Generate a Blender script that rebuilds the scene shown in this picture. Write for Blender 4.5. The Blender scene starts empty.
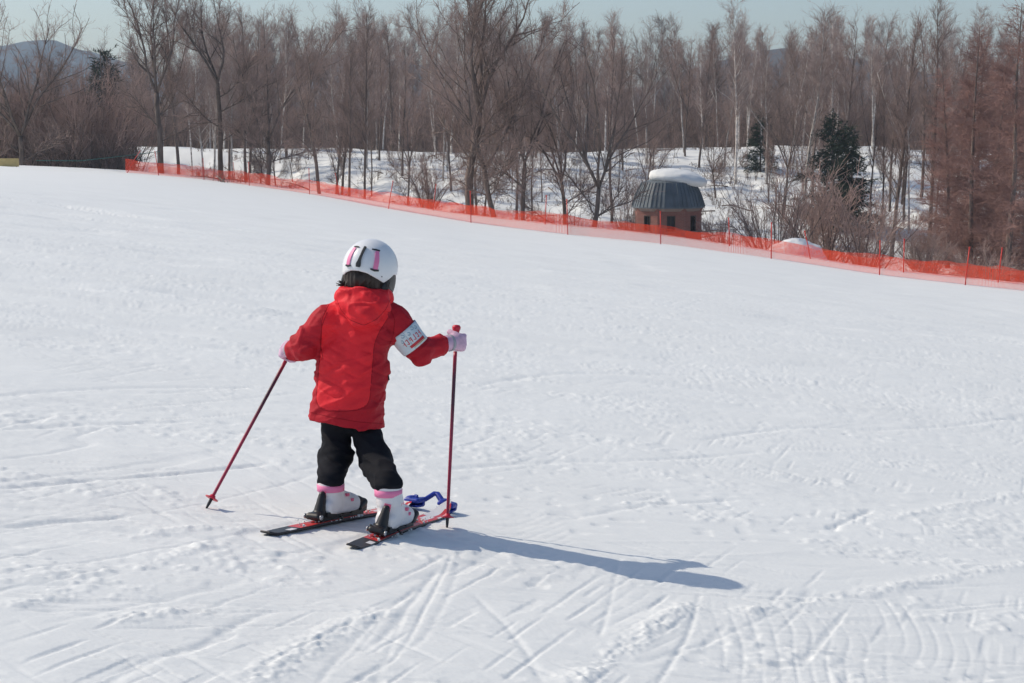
import bpy, math, random
import numpy as np
from mathutils import Vector

sc = bpy.context.scene
R = math.radians

# ---------------------------------------------------------------- camera
W, H_IMG, FPX = 1024, 683, 1700.0
HORIZON = 135.0
CAM_H = 1.3
PITCH = math.atan((H_IMG / 2 - HORIZON) / FPX)
cd = bpy.data.cameras.new('camera')
cam = bpy.data.objects.new('camera', cd)
sc.collection.objects.link(cam)
cam.location = (0, 0, CAM_H)
cam.rotation_euler = (math.pi / 2 - PITCH, 0, 0)
cd.sensor_width = 36.0
cd.lens = FPX / W * 36.0
cd.clip_start = 0.1
cd.clip_end = 9000
sc.camera = cam

# ---------------------------------------------------------------- sky and sun
SUN_DIR = np.array([-0.945, 0.327, 0.0])
SUN_EL = R(41.0)
SUN_AZ = math.atan2(SUN_DIR[0], SUN_DIR[1])            # clockwise from +Y
world = bpy.data.worlds.new('World')
sc.world = world
world.use_nodes = True
nt = world.node_tree
bg = nt.nodes['Background']
sky = nt.nodes.new('ShaderNodeTexSky')
sky.sky_type = 'NISHITA'
sky.sun_disc = False
sky.sun_elevation = SUN_EL
sky.sun_rotation = SUN_AZ
sky.altitude = 300
sky.air_density = 1.0
sky.dust_density = 1.6
sky.ozone_density = 1.5
nt.links.new(sky.outputs['Color'], bg.inputs['Color'])
bg.inputs['Strength'].default_value = 0.15
sd = bpy.data.lights.new('sun', 'SUN')
sd.energy = 4.1
sd.angle = R(0.5)
sd.color = (1.0, 0.888, 0.738)
sun = bpy.data.objects.new('sun', sd)
sc.collection.objects.link(sun)
sv = Vector((SUN_DIR[0] * math.cos(SUN_EL), SUN_DIR[1] * math.cos(SUN_EL), math.sin(SUN_EL)))
sun.rotation_euler = sv.to_track_quat('Z', 'Y').to_euler()
sun.location = (-20, 10, 30)

sc.render.engine = 'CYCLES'
sc.view_settings.view_transform = 'Standard'
sc.view_settings.look = 'None'
sc.view_settings.exposure = -0.23
sc.view_settings.gamma = 1.0
sc.cycles.use_denoising = True
sc.cycles.max_bounces = 8
sc.cycles.diffuse_bounces = 3
sc.cycles.glossy_bounces = 2
sc.cycles.transparent_max_bounces = 24
sc.cycles.volume_bounces = 0

HAZE_DENSITY = 0.00034

# ---------------------------------------------------------------- helpers
rng = np.random.default_rng(7)


def ray(px, py):
    cx = (px - W / 2) / FPX
    cy = -(py - H_IMG / 2) / FPX
    ct, st = math.cos(PITCH), math.sin(PITCH)
    d = np.array([cx, ct + cy * st, -st + cy * ct])
    return d / d[1]


def P(px, py, y):
    """the place in the world seen at a photo position, y metres ahead"""
    return np.array([0, 0, CAM_H]) + ray(px, py) * y


PA, PB = 0.0379, 0.12                                   # the piste: z = -(PA*y + PB*x)


def on_piste(px, py):
    d = ray(px, py)
    y = CAM_H / (-d[2] - PA - PB * d[0])
    return np.array([0, 0, CAM_H]) + d * y


def hash3(ix, iy, iz, seed):
    h = (ix.astype(np.int64) * 374761393 + iy.astype(np.int64) * 668265263 + iz.astype(np.int64) * 2147483647 + seed * 1274126177) & 0xFFFFFFFF
    h = ((h ^ (h >> 13)) * 1274126177) & 0xFFFFFFFF
    h = (h ^ (h >> 16)) & 0xFFFFFF
    return h / float(0xFFFFFF) * 2 - 1


def noise3(p, seed=0):
    """smooth value noise in -1..1 for an (n,3) array"""
    f = np.floor(p)
    t = p - f
    t = t * t * t * (t * (t * 6 - 15) + 10)
    i = f.astype(np.int64)
    out = 0
    for dx in (0, 1):
        wx = t[:, 0] if dx else 1 - t[:, 0]
        for dy in (0, 1):
            wy = t[:, 1] if dy else 1 - t[:, 1]
            for dz in (0, 1):
                wz = t[:, 2] if dz else 1 - t[:, 2]
                out = out + wx * wy * wz * hash3(i[:, 0] + dx, i[:, 1] + dy, i[:, 2] + dz, seed)
    return out


def noise2(x, y, seed=0):
    fx, fy = np.floor(x), np.floor(y)
    tx, ty = x - fx, y - fy
    tx = tx * tx * tx * (tx * (tx * 6 - 15) + 10)
    ty = ty * ty * ty * (ty * (ty * 6 - 15) + 10)
    ix, iy = fx.astype(np.int64), fy.astype(np.int64)
    z = np.zeros_like(ix)
    a = hash3(ix, iy, z, seed); b = hash3(ix + 1, iy, z, seed)
    c = hash3(ix, iy + 1, z, seed); d = hash3(ix + 1, iy + 1, z, seed)
    return (a * (1 - tx) + b * tx) * (1 - ty) + (c * (1 - tx) + d * tx) * ty


def smooth(t):
    t = np.clip(t, 0, 1)
    return t * t * (3 - 2 * t)


def link_mesh(name, V, faces, mats, parent=None, smooth_shade=True, midx=None, origin=None):
    """V (n,3); faces: list of int arrays (k,3) or (k,4); one linked mesh object"""
    V = np.asarray(V, dtype=np.float64)
    if origin is not None:
        V = V - np.asarray(origin)
    if not isinstance(faces, list):
        faces = [faces]
    faces = [np.asarray(f, dtype=np.int32) for f in faces if len(f)]
    me = bpy.data.meshes.new(name)
    me.vertices.add(len(V))
    me.vertices.foreach_set('co', V.astype(np.float32).ravel())
    loops = np.concatenate([f.ravel() for f in faces])
    sizes = np.concatenate([np.full(len(f), f.shape[1], dtype=np.int32) for f in faces])
    starts = np.concatenate([[0], np.cumsum(sizes)[:-1]]).astype(np.int32)
    me.loops.add(len(loops))
    me.loops.foreach_set('vertex_index', loops)
    me.polygons.add(len(sizes))
    me.polygons.foreach_set('loop_start', starts)
    me.polygons.foreach_set('use_smooth', np.full(len(sizes), smooth_shade, dtype=bool))
    if not isinstance(mats, (list, tuple)):
        mats = [mats]
    for m in mats:
        me.materials.append(m)
    if midx is not None:
        me.polygons.foreach_set('material_index', np.asarray(midx, dtype=np.int32))
    me.update(calc_edges=True)
    me.validate()
    o = bpy.data.objects.new(name, me)
    sc.collection.objects.link(o)
    if parent is not None:
        o.parent = parent
    elif origin is not None:
        o.location = origin
    return o


def empty(name, loc):
    o = bpy.data.objects.new(name, None)
    o.empty_display_size = 0.2
    sc.collection.objects.link(o)
    o.location = loc
    return o


def tag(o, label=None, cat=None, group=None, kind=None):
    if label: o['label'] = label
    if cat: o['category'] = cat
    if group: o['group'] = group
    if kind: o['kind'] = kind
    return o


class MB:
    """collects shapes, builds ONE mesh object"""
    def __init__(self):
        self.v, self.q, self.t, self.n = [], [], [], 0
        self.mq, self.mt = [], []
        self.mi = 0

    def add(self, V, Q=None, T=None):
        V = np.asarray(V, float)
        self.v.append(V)
        if Q is not None and len(Q):
            Q = np.asarray(Q, int) + self.n
            self.q.append(Q); self.mq += [self.mi] * len(Q)
        if T is not None and len(T):
            T = np.asarray(T, int) + self.n
            self.t.append(T); self.mt += [self.mi] * len(T)
        self.n += len(V)

    def box(self, c, half, ax=None):
        c = np.asarray(c, float)
        ax = np.eye(3) if ax is None else np.asarray(ax, float)
        s = np.array([[x, y, z] for x in (-1, 1) for y in (-1, 1) for z in (-1, 1)], float) * np.asarray(half)
        V = c + s @ ax
        Q = [[0, 1, 3, 2], [4, 6, 7, 5], [0, 4, 5, 1], [2, 3, 7, 6], [0, 2, 6, 4], [1, 5, 7, 3]]
        self.add(V, Q)

    def tube(self, pts, rad, k=8, caps=True):
        pts = np.asarray(pts, float)
        m = len(pts)
        rad = np.broadcast_to(np.asarray(rad, float), (m,))
        d = np.gradient(pts, axis=0)
        d /= np.linalg.norm(d, axis=1)[:, None] + 1e-12
        ref = np.array([0.31, 0.87, 0.38]) if abs(d[0][2]) > .8 else np.array([0.05, 0.1, 1.0])
        a = np.cross(d, ref); a /= np.linalg.norm(a, axis=1)[:, None] + 1e-12
        b = np.cross(d, a)
        th = np.arange(k) / k * 2 * math.pi
        V = pts[:, None, :] + rad[:, None, None] * (a[:, None, :] * np.cos(th)[None, :, None] + b[:, None, :] * np.sin(th)[None, :, None])
        V = V.reshape(-1, 3)
        i = np.arange(m - 1)[:, None] * k
        j = np.arange(k)[None, :]
        jn = (j + 1) % k
        Q = np.stack([i + j, i + k + j, i + k + jn, i + jn], -1).reshape(-1, 4)
        T = []
        if caps:
            V = np.vstack([V, pts[0], pts[-1]])
            c0, c1 = m * k, m * k + 1
            for q in range(k):
                T.append([c0, q, (q + 1) % k])
                T.append([c1, (m - 1) * k + (q + 1) % k, (m - 1) * k + q])
        self.add(V, Q, T)

    def lathe(self, prof, base, axis=(0, 0, 1), k=20):
        """prof: list of (radius, height) along the axis from base"""
        axis = np.asarray(axis, float); axis = axis / np.linalg.norm(axis)
        ref = np.array([1.0, 0, 0]) if abs(axis[0]) < .8 else np.array([0, 1.0, 0])
        a = np.cross(axis, ref); a /= np.linalg.norm(a); b = np.cross(axis, a)
        th = np.arange(k) / k * 2 * math.pi
        V = []
        for r_, h_ in prof:
            V.append(np.asarray(base) + axis * h_ + r_ * (np.cos(th)[:, None] * a + np.sin(th)[:, None] * b))
        V = np.vstack(V)
        m = len(prof)
        Q = [[i * k + j, i * k + (j + 1) % k, (i + 1) * k + (j + 1) % k, (i + 1) * k + j] for i in range(m - 1) for j in range(k)]
        self.add(V, Q)

    def grid(self, G, closed_u=False):
        """G (m,n,3) sheet"""
        m, n = G.shape[:2]
        Q = []
        for i in range(m - 1):
            for j in range(n if closed_u else n - 1):
                jn = (j + 1) % n
                Q.append([i * n + j, i * n + jn, (i + 1) * n + jn, (i + 1) * n + j])
        self.add(G.reshape(-1, 3), Q)

    def slab(self, G, off):
        """closed thin slab: sheet G and the same sheet moved by off (same shape or a vector)"""
        m, n = G.shape[:2]
        top = G + off
        V = np.vstack([G.reshape(-1, 3), top.reshape(-1, 3)])
        N = m * n
        Q = []
        for i in range(m - 1):
            for j in range(n - 1):
                a, b, c, d = i * n + j, i * n + j + 1, (i + 1) * n + j + 1, (i + 1) * n + j
                Q.append([a, d, c, b]); Q.append([N + a, N + b, N + c, N + d])
        for j in range(n - 1):
            Q.append([j, j + 1, N + j + 1, N + j])
            a = (m - 1) * n + j
            Q.append([a + 1, a, N + a, N + a + 1])
        for i in range(m - 1):
            a = i * n; Q.append([a + n, a, N + a, N + a + n])
            a = i * n + n - 1; Q.append([a, a + n, N + a + n, N + a])
        self.add(V, Q)

    def arrays(self):
        V = np.vstack(self.v)
        F = []; M = []
        if self.q: F.append(np.vstack(self.q)); M += self.mq
        if self.t: F.append(np.vstack(self.t)); M += self.mt
        return V, F, M

    def build(self, name, mats, parent=None, smooth_shade=False, origin=None):
        V, F, M = self.arrays()
        return link_mesh(name, V, F, mats, parent, smooth_shade, M, origin)


# ---------------------------------------------------------------- signed-distance modelling for cloth, body, boots
def s_ell(p, c, r, ax=None):
    q = p - np.asarray(c)
    if ax is not None:
        q = q @ np.asarray(ax).T
    r = np.asarray(r, float)
    k0 = np.linalg.norm(q / r, axis=1)
    k1 = np.linalg.norm(q / (r * r), axis=1) + 1e-9
    return k0 * (k0 - 1) / k1


def s_cap(p, a, b, ra, rb):
    a = np.asarray(a, float); b = np.asarray(b, float)
    d = b - a
    t = np.clip(((p - a) @ d) / (d @ d), 0, 1)
    return np.linalg.norm(p - a - t[:, None] * d, axis=1) - (ra + (rb - ra) * t)


def s_box(p, c, half, rad, ax=None):
    q = p - np.asarray(c)
    if ax is not None:
        q = q @ np.asarray(ax).T
    q = np.abs(q) - (np.asarray(half) - rad)
    return np.linalg.norm(np.maximum(q, 0), axis=1) + np.minimum(q.max(axis=1), 0) - rad


def s_un(a, b, k):
    h = np.clip(0.5 + 0.5 * (b - a) / k, 0, 1)
    return b * (1 - h) + a * h - k * h * (1 - h)


def surf(fn, lo, hi, h):
    """naive surface nets of fn<0 over a box; returns V, quads"""
    lo = np.asarray(lo, float); hi = np.asarray(hi, float)
    n = np.ceil((hi - lo) / h).astype(int) + 1
    xs = [lo[i] + np.arange(n[i]) * h for i in range(3)]
    G = np.stack(np.meshgrid(*xs, indexing='ij'), -1).reshape(-1, 3)
    out = np.empty(len(G))
    for s in range(0, len(G), 400000):
        out[s:s + 400000] = fn(G[s:s + 400000])
    V = out.reshape(n)
    S = V < 0
    nc = n - 1
    acc = np.zeros(tuple(nc) + (3,)); cnt = np.zeros(tuple(nc))
    corners = [(i, j, k) for i in (0, 1) for j in (0, 1) for k in (0, 1)]
    sl = lambda o: tuple(slice(o[i], o[i] + nc[i]) for i in range(3))
    for a in corners:
        for axis in range(3):
            if a[axis]: continue
            b = list(a); b[axis] = 1
            va, vb = V[sl(a)], V[sl(b)]
            cr = S[sl(a)] != S[sl(b)]
            with np.errstate(divide='ignore', invalid='ignore'):
                t = np.where(cr, va / (va - vb), 0)
            for i in range(3):
                pos = a[i] + (t if i == axis else 0)
                acc[..., i] += np.where(cr, pos, 0)
            cnt += cr
    act = cnt > 0
    idx = np.full(tuple(nc), -1, int)
    idx[act] = np.arange(act.sum())
    ijk = np.argwhere(act)
    verts = lo + (ijk + acc[act] / cnt[act][:, None]) * h
    quads = []
    for axis in range(3):
        o1, o2 = [(1, 2), (2, 0), (0, 1)][axis]
        s0 = [slice(1, n[i] - 1) for i in range(3)]; s0[axis] = slice(0, nc[axis])
        s1 = list(s0); s1[axis] = slice(1, n[axis])
        A, B = S[tuple(s0)], S[tuple(s1)]
        e = np.argwhere(A != B)
        if not len(e): continue
        sgn = A[tuple(e.T)]
        e = e + np.array([0 if i == axis else 1 for i in range(3)])
        def cell(d1, d2):
            c = e.copy(); c[:, o1] += d1; c[:, o2] += d2
            return idx[tuple(c.T)]
        q = np.stack([cell(-1, -1), cell(0, -1), cell(0, 0), cell(-1, 0)], -1)
        q[~sgn] = q[~sgn][:, ::-1]
        quads.append(q)
    return verts, np.vstack(quads)


# ---------------------------------------------------------------- materials
def principled(name, col, rough=0.7, spec=0.3, metal=0.0):
    m = bpy.data.materials.new(name)
    m.use_nodes = True
    b = m.node_tree.nodes['Principled BSDF']
    b.inputs['Base Color'].default_value = (*col, 1)
    b.inputs['Roughness'].default_value = rough
    b.inputs['Specular IOR Level'].default_value = spec
    b.inputs['Metallic'].default_value = metal
    return m


def mat(name, col, rough=0.7, spec=0.3, metal=0.0, vary=0.15, scale=8.0, bump=0.0, bscale=60.0, stretch=(1, 1, 1), per_object=0.0, bdist=0.004):
    """colour varied by noise in object space, optional bump"""
    m = principled(name, col, rough, spec, metal)
    t = m.node_tree; N = t.nodes; L = t.links
    b = N['Principled BSDF']
    tc = N.new('ShaderNodeTexCoord')
    mp = N.new('ShaderNodeMapping'); mp.inputs['Scale'].default_value = stretch
    L.new(tc.outputs['Object'], mp.inputs['Vector'])
    nz = N.new('ShaderNodeTexNoise'); nz.inputs['Scale'].default_value = scale; nz.inputs['Detail'].default_value = 5
    L.new(mp.outputs['Vector'], nz.inputs['Vector'])
    rp = N.new('ShaderNodeMapRange')
    rp.inputs['From Min'].default_value = 0.3; rp.inputs['From Max'].default_value = 0.7
    rp.inputs['To Min'].default_value = 1 - vary; rp.inputs['To Max'].default_value = 1 + vary
    L.new(nz.outputs['Fac'], rp.inputs['Value'])
    val = rp.outputs['Result']
    if per_object:
        oi = N.new('ShaderNodeObjectInfo')
        r2 = N.new('ShaderNodeMapRange')
        r2.inputs['To Min'].default_value = 1 - per_object; r2.inputs['To Max'].default_value = 1 + per_object
        L.new(oi.outputs['Random'], r2.inputs['Value'])
        mu = N.new('ShaderNodeMath'); mu.operation = 'MULTIPLY'
        L.new(val, mu.inputs[0]); L.new(r2.outputs['Result'], mu.inputs[1])
        val = mu.outputs[0]
    mx = N.new('ShaderNodeVectorMath'); mx.operation = 'SCALE'
    mx.inputs[0].default_value = col
    L.new(val, mx.inputs['Scale'])
    L.new(mx.outputs['Vector'], b.inputs['Base Color'])
    if bump:
        n2 = N.new('ShaderNodeTexNoise'); n2.inputs['Scale'].default_value = bscale; n2.inputs['Detail'].default_value = 4
        L.new(mp.outputs['Vector'], n2.inputs['Vector'])
        bp = N.new('ShaderNodeBump'); bp.inputs['Strength'].default_value = bump; bp.inputs['Distance'].default_value = bdist
        L.new(n2.outputs['Fac'], bp.inputs['Height'])
        L.new(bp.outputs['Normal'], b.inputs['Normal'])
    return m


M = {}
M['snow'] = mat('snow', (0.785, 0.81, 0.80), 0.65, 0.25, vary=0.02, scale=0.7, bump=0.18, bscale=70.0, bdist=0.006)
M['bank_snow'] = mat('bank_snow', (0.765, 0.785, 0.78), 0.7, 0.2, vary=0.05, scale=0.5, bump=0.3, bscale=6.0, bdist=0.05)
M['bark'] = mat('bark', (0.16, 0.125, 0.108), 0.9, 0.1, vary=0.35, scale=6, stretch=(1, 1, .25), per_object=0.25, bump=0.5, bscale=18, bdist=0.02)
M['birch_bark'] = mat('birch_bark', (0.58, 0.54, 0.50), 0.85, 0.15, vary=0.45, scale=3, stretch=(1, 1, 1.6), per_object=0.3)
M['twig'] = mat('twig', (0.32, 0.235, 0.205), 0.9, 0.1, vary=0.3, scale=0.8, per_object=0.25)
M['birch_twig'] = mat('birch_twig', (0.38, 0.295, 0.265), 0.9, 0.1, vary=0.3, scale=0.8, per_object=0.25)
M['larch_twig'] = mat('larch_twig', (0.34, 0.205, 0.175), 0.9, 0.1, vary=0.3, scale=0.8, per_object=0.15)
M['shrub_twig'] = mat('shrub_twig', (0.38, 0.27, 0.235), 0.9, 0.1, vary=0.3, scale=1.2, per_object=0.2)
M['needles'] = mat('needles', (0.032, 0.046, 0.030), 0.8, 0.2, vary=0.45, scale=1.2)

# ================================================================ ground
FENCE = [(-900, 150, 95), (-500, 156, 95), (-200, 161, 97), (0, 165, 103), (60, 167.5, 110), (127, 171.5, 116), (205, 179, 121), (310, 194, 110), (388, 209, 95),
         (471, 223, 85), (568, 235, 79), (661, 244, 80), (772, 259, 77), (881, 276, 72), (967, 286, 69), (1030, 293, 67), (1100, 302, 66), (1300, 328, 63), (2200, 440, 55)]
_fp = np.array([P(a, b, y) for a, b, y in FENCE])
_fu = _fp[:, 0] / _fp[:, 1]
_fc = _fp[:, 2] + (PA * _fp[:, 1] + PB * _fp[:, 0])
BERM_U, BERM_M = [-.4, .06, .20, .40], [9.0, 8.5, 3.6, 3.2]


def berm(u):
    return np.interp(u, BERM_U, BERM_M)


def interp_smooth(u, xs, ys):
    w = 0.012
    return (np.interp(u - w, xs, ys) + np.interp(u, xs, ys) * 2 + np.interp(u + w, xs, ys)) / 4


def fence_y(u):
    return interp_smooth(u, _fu, _fp[:, 1])


def terrain(x, y):
    x = np.asarray(x, float); y = np.asarray(y, float)
    ys = np.maximum(y, 1.0)
    u = x / ys
    yf = fence_y(u)
    xe = 90 * np.tanh(x / 90)
    w = smooth((y / yf - 0.35) / 0.6)
    corr = interp_smooth(u, _fu, _fc)
    ye = np.minimum(y, yf)
    xf = np.where(y > yf, u * yf, x); xfe = 90 * np.tanh(xf / 90)
    zf = -(PA * ye + PB * np.where(y > yf, xfe, xe)) + corr * w
    yc = yf + berm(u)
    hollow = zf - 2.2 + 0.5 * noise2(x / 9, y / 9, 5)
    zt = -0.25 + 0.006 * np.clip(u, -.3, .6) * 170 * .25 + 0.5 * noise2(x / 24, y / 30, 11) + 0.15 * noise2(x / 6, y / 6, 12)
    zt = zt - 2.0 * smooth((y - 172) / 45)
    z = zf + (hollow - zf) * smooth((y - yc) / 12)
    y2 = np.maximum(yc + 20, 112)
    bank = smooth((y - y2) / (166 - y2))
    rough = 0.50 * noise2(x / 7, y / 10, 21) + 0.20 * noise2(x / 2.6, y / 3.5, 22) + .22 * noise2(x / 1.1, y / 1.6, 23)
    return z + (zt - z) * bank + rough * (.25 + bank * (1 - bank) * 3) * smooth((y - yc) / 14) * (1 - smooth((y - 180) / 40))


ys_rows = np.concatenate([np.linspace(-30, 2.6, 30, endpoint=False),
                          1 / np.linspace(1 / 2.6, 1 / 22, 800, endpoint=False),
                          np.geomspace(22, 190, 330, endpoint=False),
                          np.geomspace(190, 2300, 40)])
ui = np.linspace(-0.36, 0.36, 900)
uo = np.geomspace(0.365, 6.0, 45)
us = np.concatenate([-uo[::-1], ui, uo])
GY = np.repeat(ys_rows[:, None], len(us), 1)
GX = us[None, :] * np.maximum(GY + 1.2, 5.0)
GX = np.clip(GX, -2300, 2300)
# keep the clipped columns apart
GX += us[None, :] * 1e-3 * GY.clip(0)
gx, gy = GX.ravel(), GY.ravel()
gz = terrain(gx, gy)

# relief of a skied slope: fine chop, worn streaks, crossing ski tracks
near = smooth((60 - gy) / 45) * smooth((gy + 4) / 5)
dist_fade = np.clip(gy / 6.0, 0.8, 5)
patch = .35 + 1.1 * smooth(.5 + noise2(gx / 1.1, gy / .8, 37)) * smooth(.6 + noise2(gx / .35, gy / .3, 38))
chop = 0.006 * noise2(gx / .9, gy / .7, 31) + 0.0026 * noise2(gx / .33, gy / .30, 32) + .34 * patch * (0.0024 * noise2(gx / .12, gy / .12, 33) + 0.0026 * noise2(gx / .05, gy / .05, 36) + .0016 * noise2(gx / .024, gy / .024, 39))
wx = gx + .22 * noise2(gx / 2.2, gy / 2.2, 34); wy = gy + .22 * noise2(gx / 2.2, gy / 2.2, 35)


def streak(ang, lam, ln, seed, sharp=6.0, thr=.0):
    c, s = math.cos(ang), math.sin(ang)
    a = (wx * c + wy * s) / ln; b = (-wx * s + wy * c) / lam
    r = 1 - np.abs(noise2(a, b, seed)) * sharp
    m = smooth((noise2(a * 1.3 + 7, b * .22 + 3, seed + 1) - thr) * 3)
    return np.clip(r, 0, 1) * m


tracks = (-0.011 * streak(R(12), .34, 2.6, 41, 7) - 0.012 * streak(R(-9), .45, 3.2, 43, 8) + 0.009 * streak(R(30), .30, 1.8, 45, 7)
          - 0.009 * streak(R(63), .26, 1.7, 47, 8, .1) - 0.008 * streak(R(-38), .3, 1.6, 49, 8, .15) + 0.008 * streak(R(3), .5, 1.4, 51, 6))
far_t = -0.030 * streak(R(6), 1.3, 9, 53, 7) * smooth((gy - 9) / 12) + 0.02 * noise2(gx / 2.4, gy / 1.6, 55) * smooth((gy - 9) / 9)
dash = np.clip(noise2(wx / .42, wy / .11, 58) - .28, 0, 1) * smooth(.3 + 1.5 * noise2(gx / 1.5, gy / 1.1, 59)) + .7 * np.clip(noise2(wx / .20, wy / .06, 64) - .35, 0, 1)
dash_far = np.clip(noise2(wx / 1.5, wy / .45, 65) - .25, 0, 1) * smooth((gy - 8) / 8) * smooth((70 - gy) / 30)
pit = np.clip(noise2(gx / .09, gy / .06, 66) - .52, 0, 1) * smooth(.4 + noise2(gx / .9, gy / .7, 67))
scr = np.zeros_like(gx)
for a_, l_, w_, s_ in ((R(8), .55, .030, 121), (R(-14), .7, .034, 123), (R(35), .45, .026, 125), (R(72), .40, .024, 127), (R(-48), .45, .028, 129), (R(-2), .9, .05, 131), (R(4), .55, .014, 133), (R(-7), .7, .016, 135), (R(14), .5, .013, 137)):
    ca_, sa_ = math.cos(a_), math.sin(a_)
    u_ = (wx * ca_ + wy * sa_) / l_; v_ = (-wx * sa_ + wy * ca_) / w_
    scr += np.clip(noise2(u_, v_, s_) - .48, 0, 1) * smooth(.2 + 1.6 * noise2(gx / .8, gy / .7, s_ + 1))
gz += (-.008 * dash - .020 * pit - .0085 * scr) * near - .050 * dash_far
gz += (.75 * chop + .62 * tracks * (0.55 + .45 * noise2(gx / 1.6, gy / 1.6, 57))) * near + far_t * smooth((75 - gy) / 20) * smooth(gy / 10)

# crumbs: thrown up snow in scattered spots
cr = noise2(gx / .075, gy / .075, 61) * .6 + noise2(gx / .03, gy / .03, 62) * .4
crm = smooth((noise2(gx / .8, gy / .5, 63) - .30) * 4)
gz += 0.010 * np.clip(cr, 0, 1) * crm * near


def furrow(pts_px, amp, width, crumb=0.0, seed=0):
    """a ridge (amp>0) or groove (amp<0) along a path over the slope"""
    global gz
    q = np.array([on_piste(a, b)[:2] for a, b in pts_px])
    # soften the path
    for _ in range(2):
        q = np.vstack([q[:1]] + [np.vstack([q[i] * .75 + q[i + 1] * .25, q[i] * .25 + q[i + 1] * .75]) for i in range(len(q) - 1)] + [q[-1:]])
    m = width * 4
    sel = np.where((gx > q[:, 0].min() - m) & (gx < q[:, 0].max() + m) & (gy > q[:, 1].min() - m) & (gy < q[:, 1].max() + m))[0]
    px_, py_ = gx[sel], gy[sel]
    d = np.full(len(sel), 1e9); along = np.zeros(len(sel)); L0 = 0
    for i in range(len(q) - 1):
        e = q[i + 1] - q[i]; l = np.hypot(*e) + 1e-9
        t = np.clip(((px_ - q[i, 0]) * e[0] + (py_ - q[i, 1]) * e[1]) / l ** 2, 0, 1)
        dd = np.hypot(px_ - q[i, 0] - t * e[0], py_ - q[i, 1] - t * e[1])
        b = dd < d; d[b] = dd[b]; along[b] = L0 + t[b] * l
        L0 += l
    prof = np.exp(-(d / width) ** 2) * smooth(along / .12) * smooth((L0 - along) / .12 + .2)
    mod = 1 + crumb * (.5 * noise2(px_ / .07, py_ / .07, 70 + seed) + .7 * noise2(px_ / .028, py_ / .028, 80 + seed) + .5 * noise2(px_ / .014, py_ / .014, 85 + seed)) + .9 * crumb * noise2(px_ / .3, py_ / .3, 90 + seed)
    gz[sel] += (.42 if crumb > .5 else .50) * amp * prof * np.clip(mod, 0, 2.5)


furrow([(83, 700), (140, 663), (205, 645), (239, 621), (275, 609)], -0.009, .018, .3, 1)
furrow([(98, 623), (160, 612), (239, 611)], 0.016, .05, 1.0, 2)
furrow([(239, 690), (285, 660), (330, 634), (395, 608)], 0.013, .055, 1.1, 3)
furrow([(566, 690), (612, 655), (653, 628), (695, 602)], 0.014, .05, 1.1, 4)
furrow([(648, 700), (672, 660), (690, 633), (700, 592)], -0.006, .010, .4, 5)
furrow([(598, 640), (608, 610), (620, 557)], -0.005, .009, .4, 6)
furrow([(730, 617), (770, 608), (858, 595), (935, 580), (1040, 561)], 0.012, .05, .9, 7)
furrow([(725, 620), (750, 612), (772, 607)], 0.011, .05, 1.1, 8)
furrow([(827, 530), (850, 520), (873, 509)], -0.011, .018, .5, 9)
furrow([(-10, 526), (60, 521), (132, 517)], -0.020, .022, .3, 10)
furrow([(-10, 490), (120, 478), (273, 464)], -0.018, .02, .3, 11)
furrow([(130, 572), (170, 560), (205, 543)], 0.014, .035, 1.0, 12)
furrow([(-10, 195), (60, 203), (110, 212), (140, 218)], -0.14, .6, .2, 13)
furrow([(-10, 204), (60, 213), (150, 226)], -0.07, .5, .2, 14)
furrow([(130, 538), (180, 530), (230, 528), (262, 533)], 0.014, .04, 1.0, 15)
furrow([(-10, 610), (40, 600), (80, 590)], 0.012, .05, .9, 16)
furrow([(560, 520), (650, 505), (740, 500)], -0.010, .02, .3, 17)
furrow([(470, 590), (520, 640), (545, 690)], -0.005, .014, .4, 18)
furrow([(880, 520), (960, 505), (1030, 492)], 0.012, .05, .9, 19)
furrow([(440, 470), (540, 460), (640, 462), (760, 452)], -0.012, .03, .3, 20)
furrow([(700, 440), (800, 425), (920, 430), (1030, 415)], -0.014, .035, .3, 21)
furrow([(480, 385), (560, 372), (700, 374)], -0.014, .04, .3, 22)
furrow([(-10, 430), (80, 424), (190, 420)], -0.014, .03, .3, 23)
furrow([(-10, 395), (120, 386), (280, 388)], -0.014, .04, .3, 24)
for k in range(6):
    jx = [0, 7, -3, 11, 2, -6][k]
    furrow([(305 + 17 * k + jx, 700 - 25 * (k % 3)), (345 + 15 * k, 650), (385 + 12 * k - jx, 612 - 4 * k), (418 + 9 * k, 588 - 9 * k)], [-.005, -.003, -.005, -.0025, -.004, -.003][k], [.012, .008, .014, .009, .007, .012][k], .5, 30 + k)


def comb(px, py, w_px, h_px, lam, amp, bend, seed):
    global gz
    c = on_piste(px, py)
    l = on_piste(px - w_px / 2, py); t = on_piste(px, py - h_px / 2)
    hw = abs(c[0] - l[0]); hh = abs(t[1] - c[1])
    dx, dy = gx - c[0], gy - c[1]
    msk = smooth(1.6 - 1.6 * np.hypot(dx / hw, dy / hh)) * smooth(.85 + noise2(gx / .22, gy / .45, seed)) * (1 + .5 * noise2(gx / .05, gy / .14, seed + 2))
    ph = dx + bend * dy + .12 * dy ** 2 + .05 * noise2(gx / .35, gy / .5, seed + 1)
    gz -= .50 * amp * msk * np.exp(-(np.sin(ph * math.pi / lam) / .42) ** 2)


comb(800, 655, 250, 130, .060, .0034, -.12, 101)
comb(930, 640, 110, 120, .053, .0030, -.18, 103)
comb(540, 535, 90, 60, .05, .003, -.4, 105)
comb(640, 620, 110, 90, .06, .0035, -.5, 107)
comb(905, 530, 120, 50, .07, .003, .5, 109)

# the snow the child has pushed up around the skis is pressed flat under them later
PRESS = []


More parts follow.
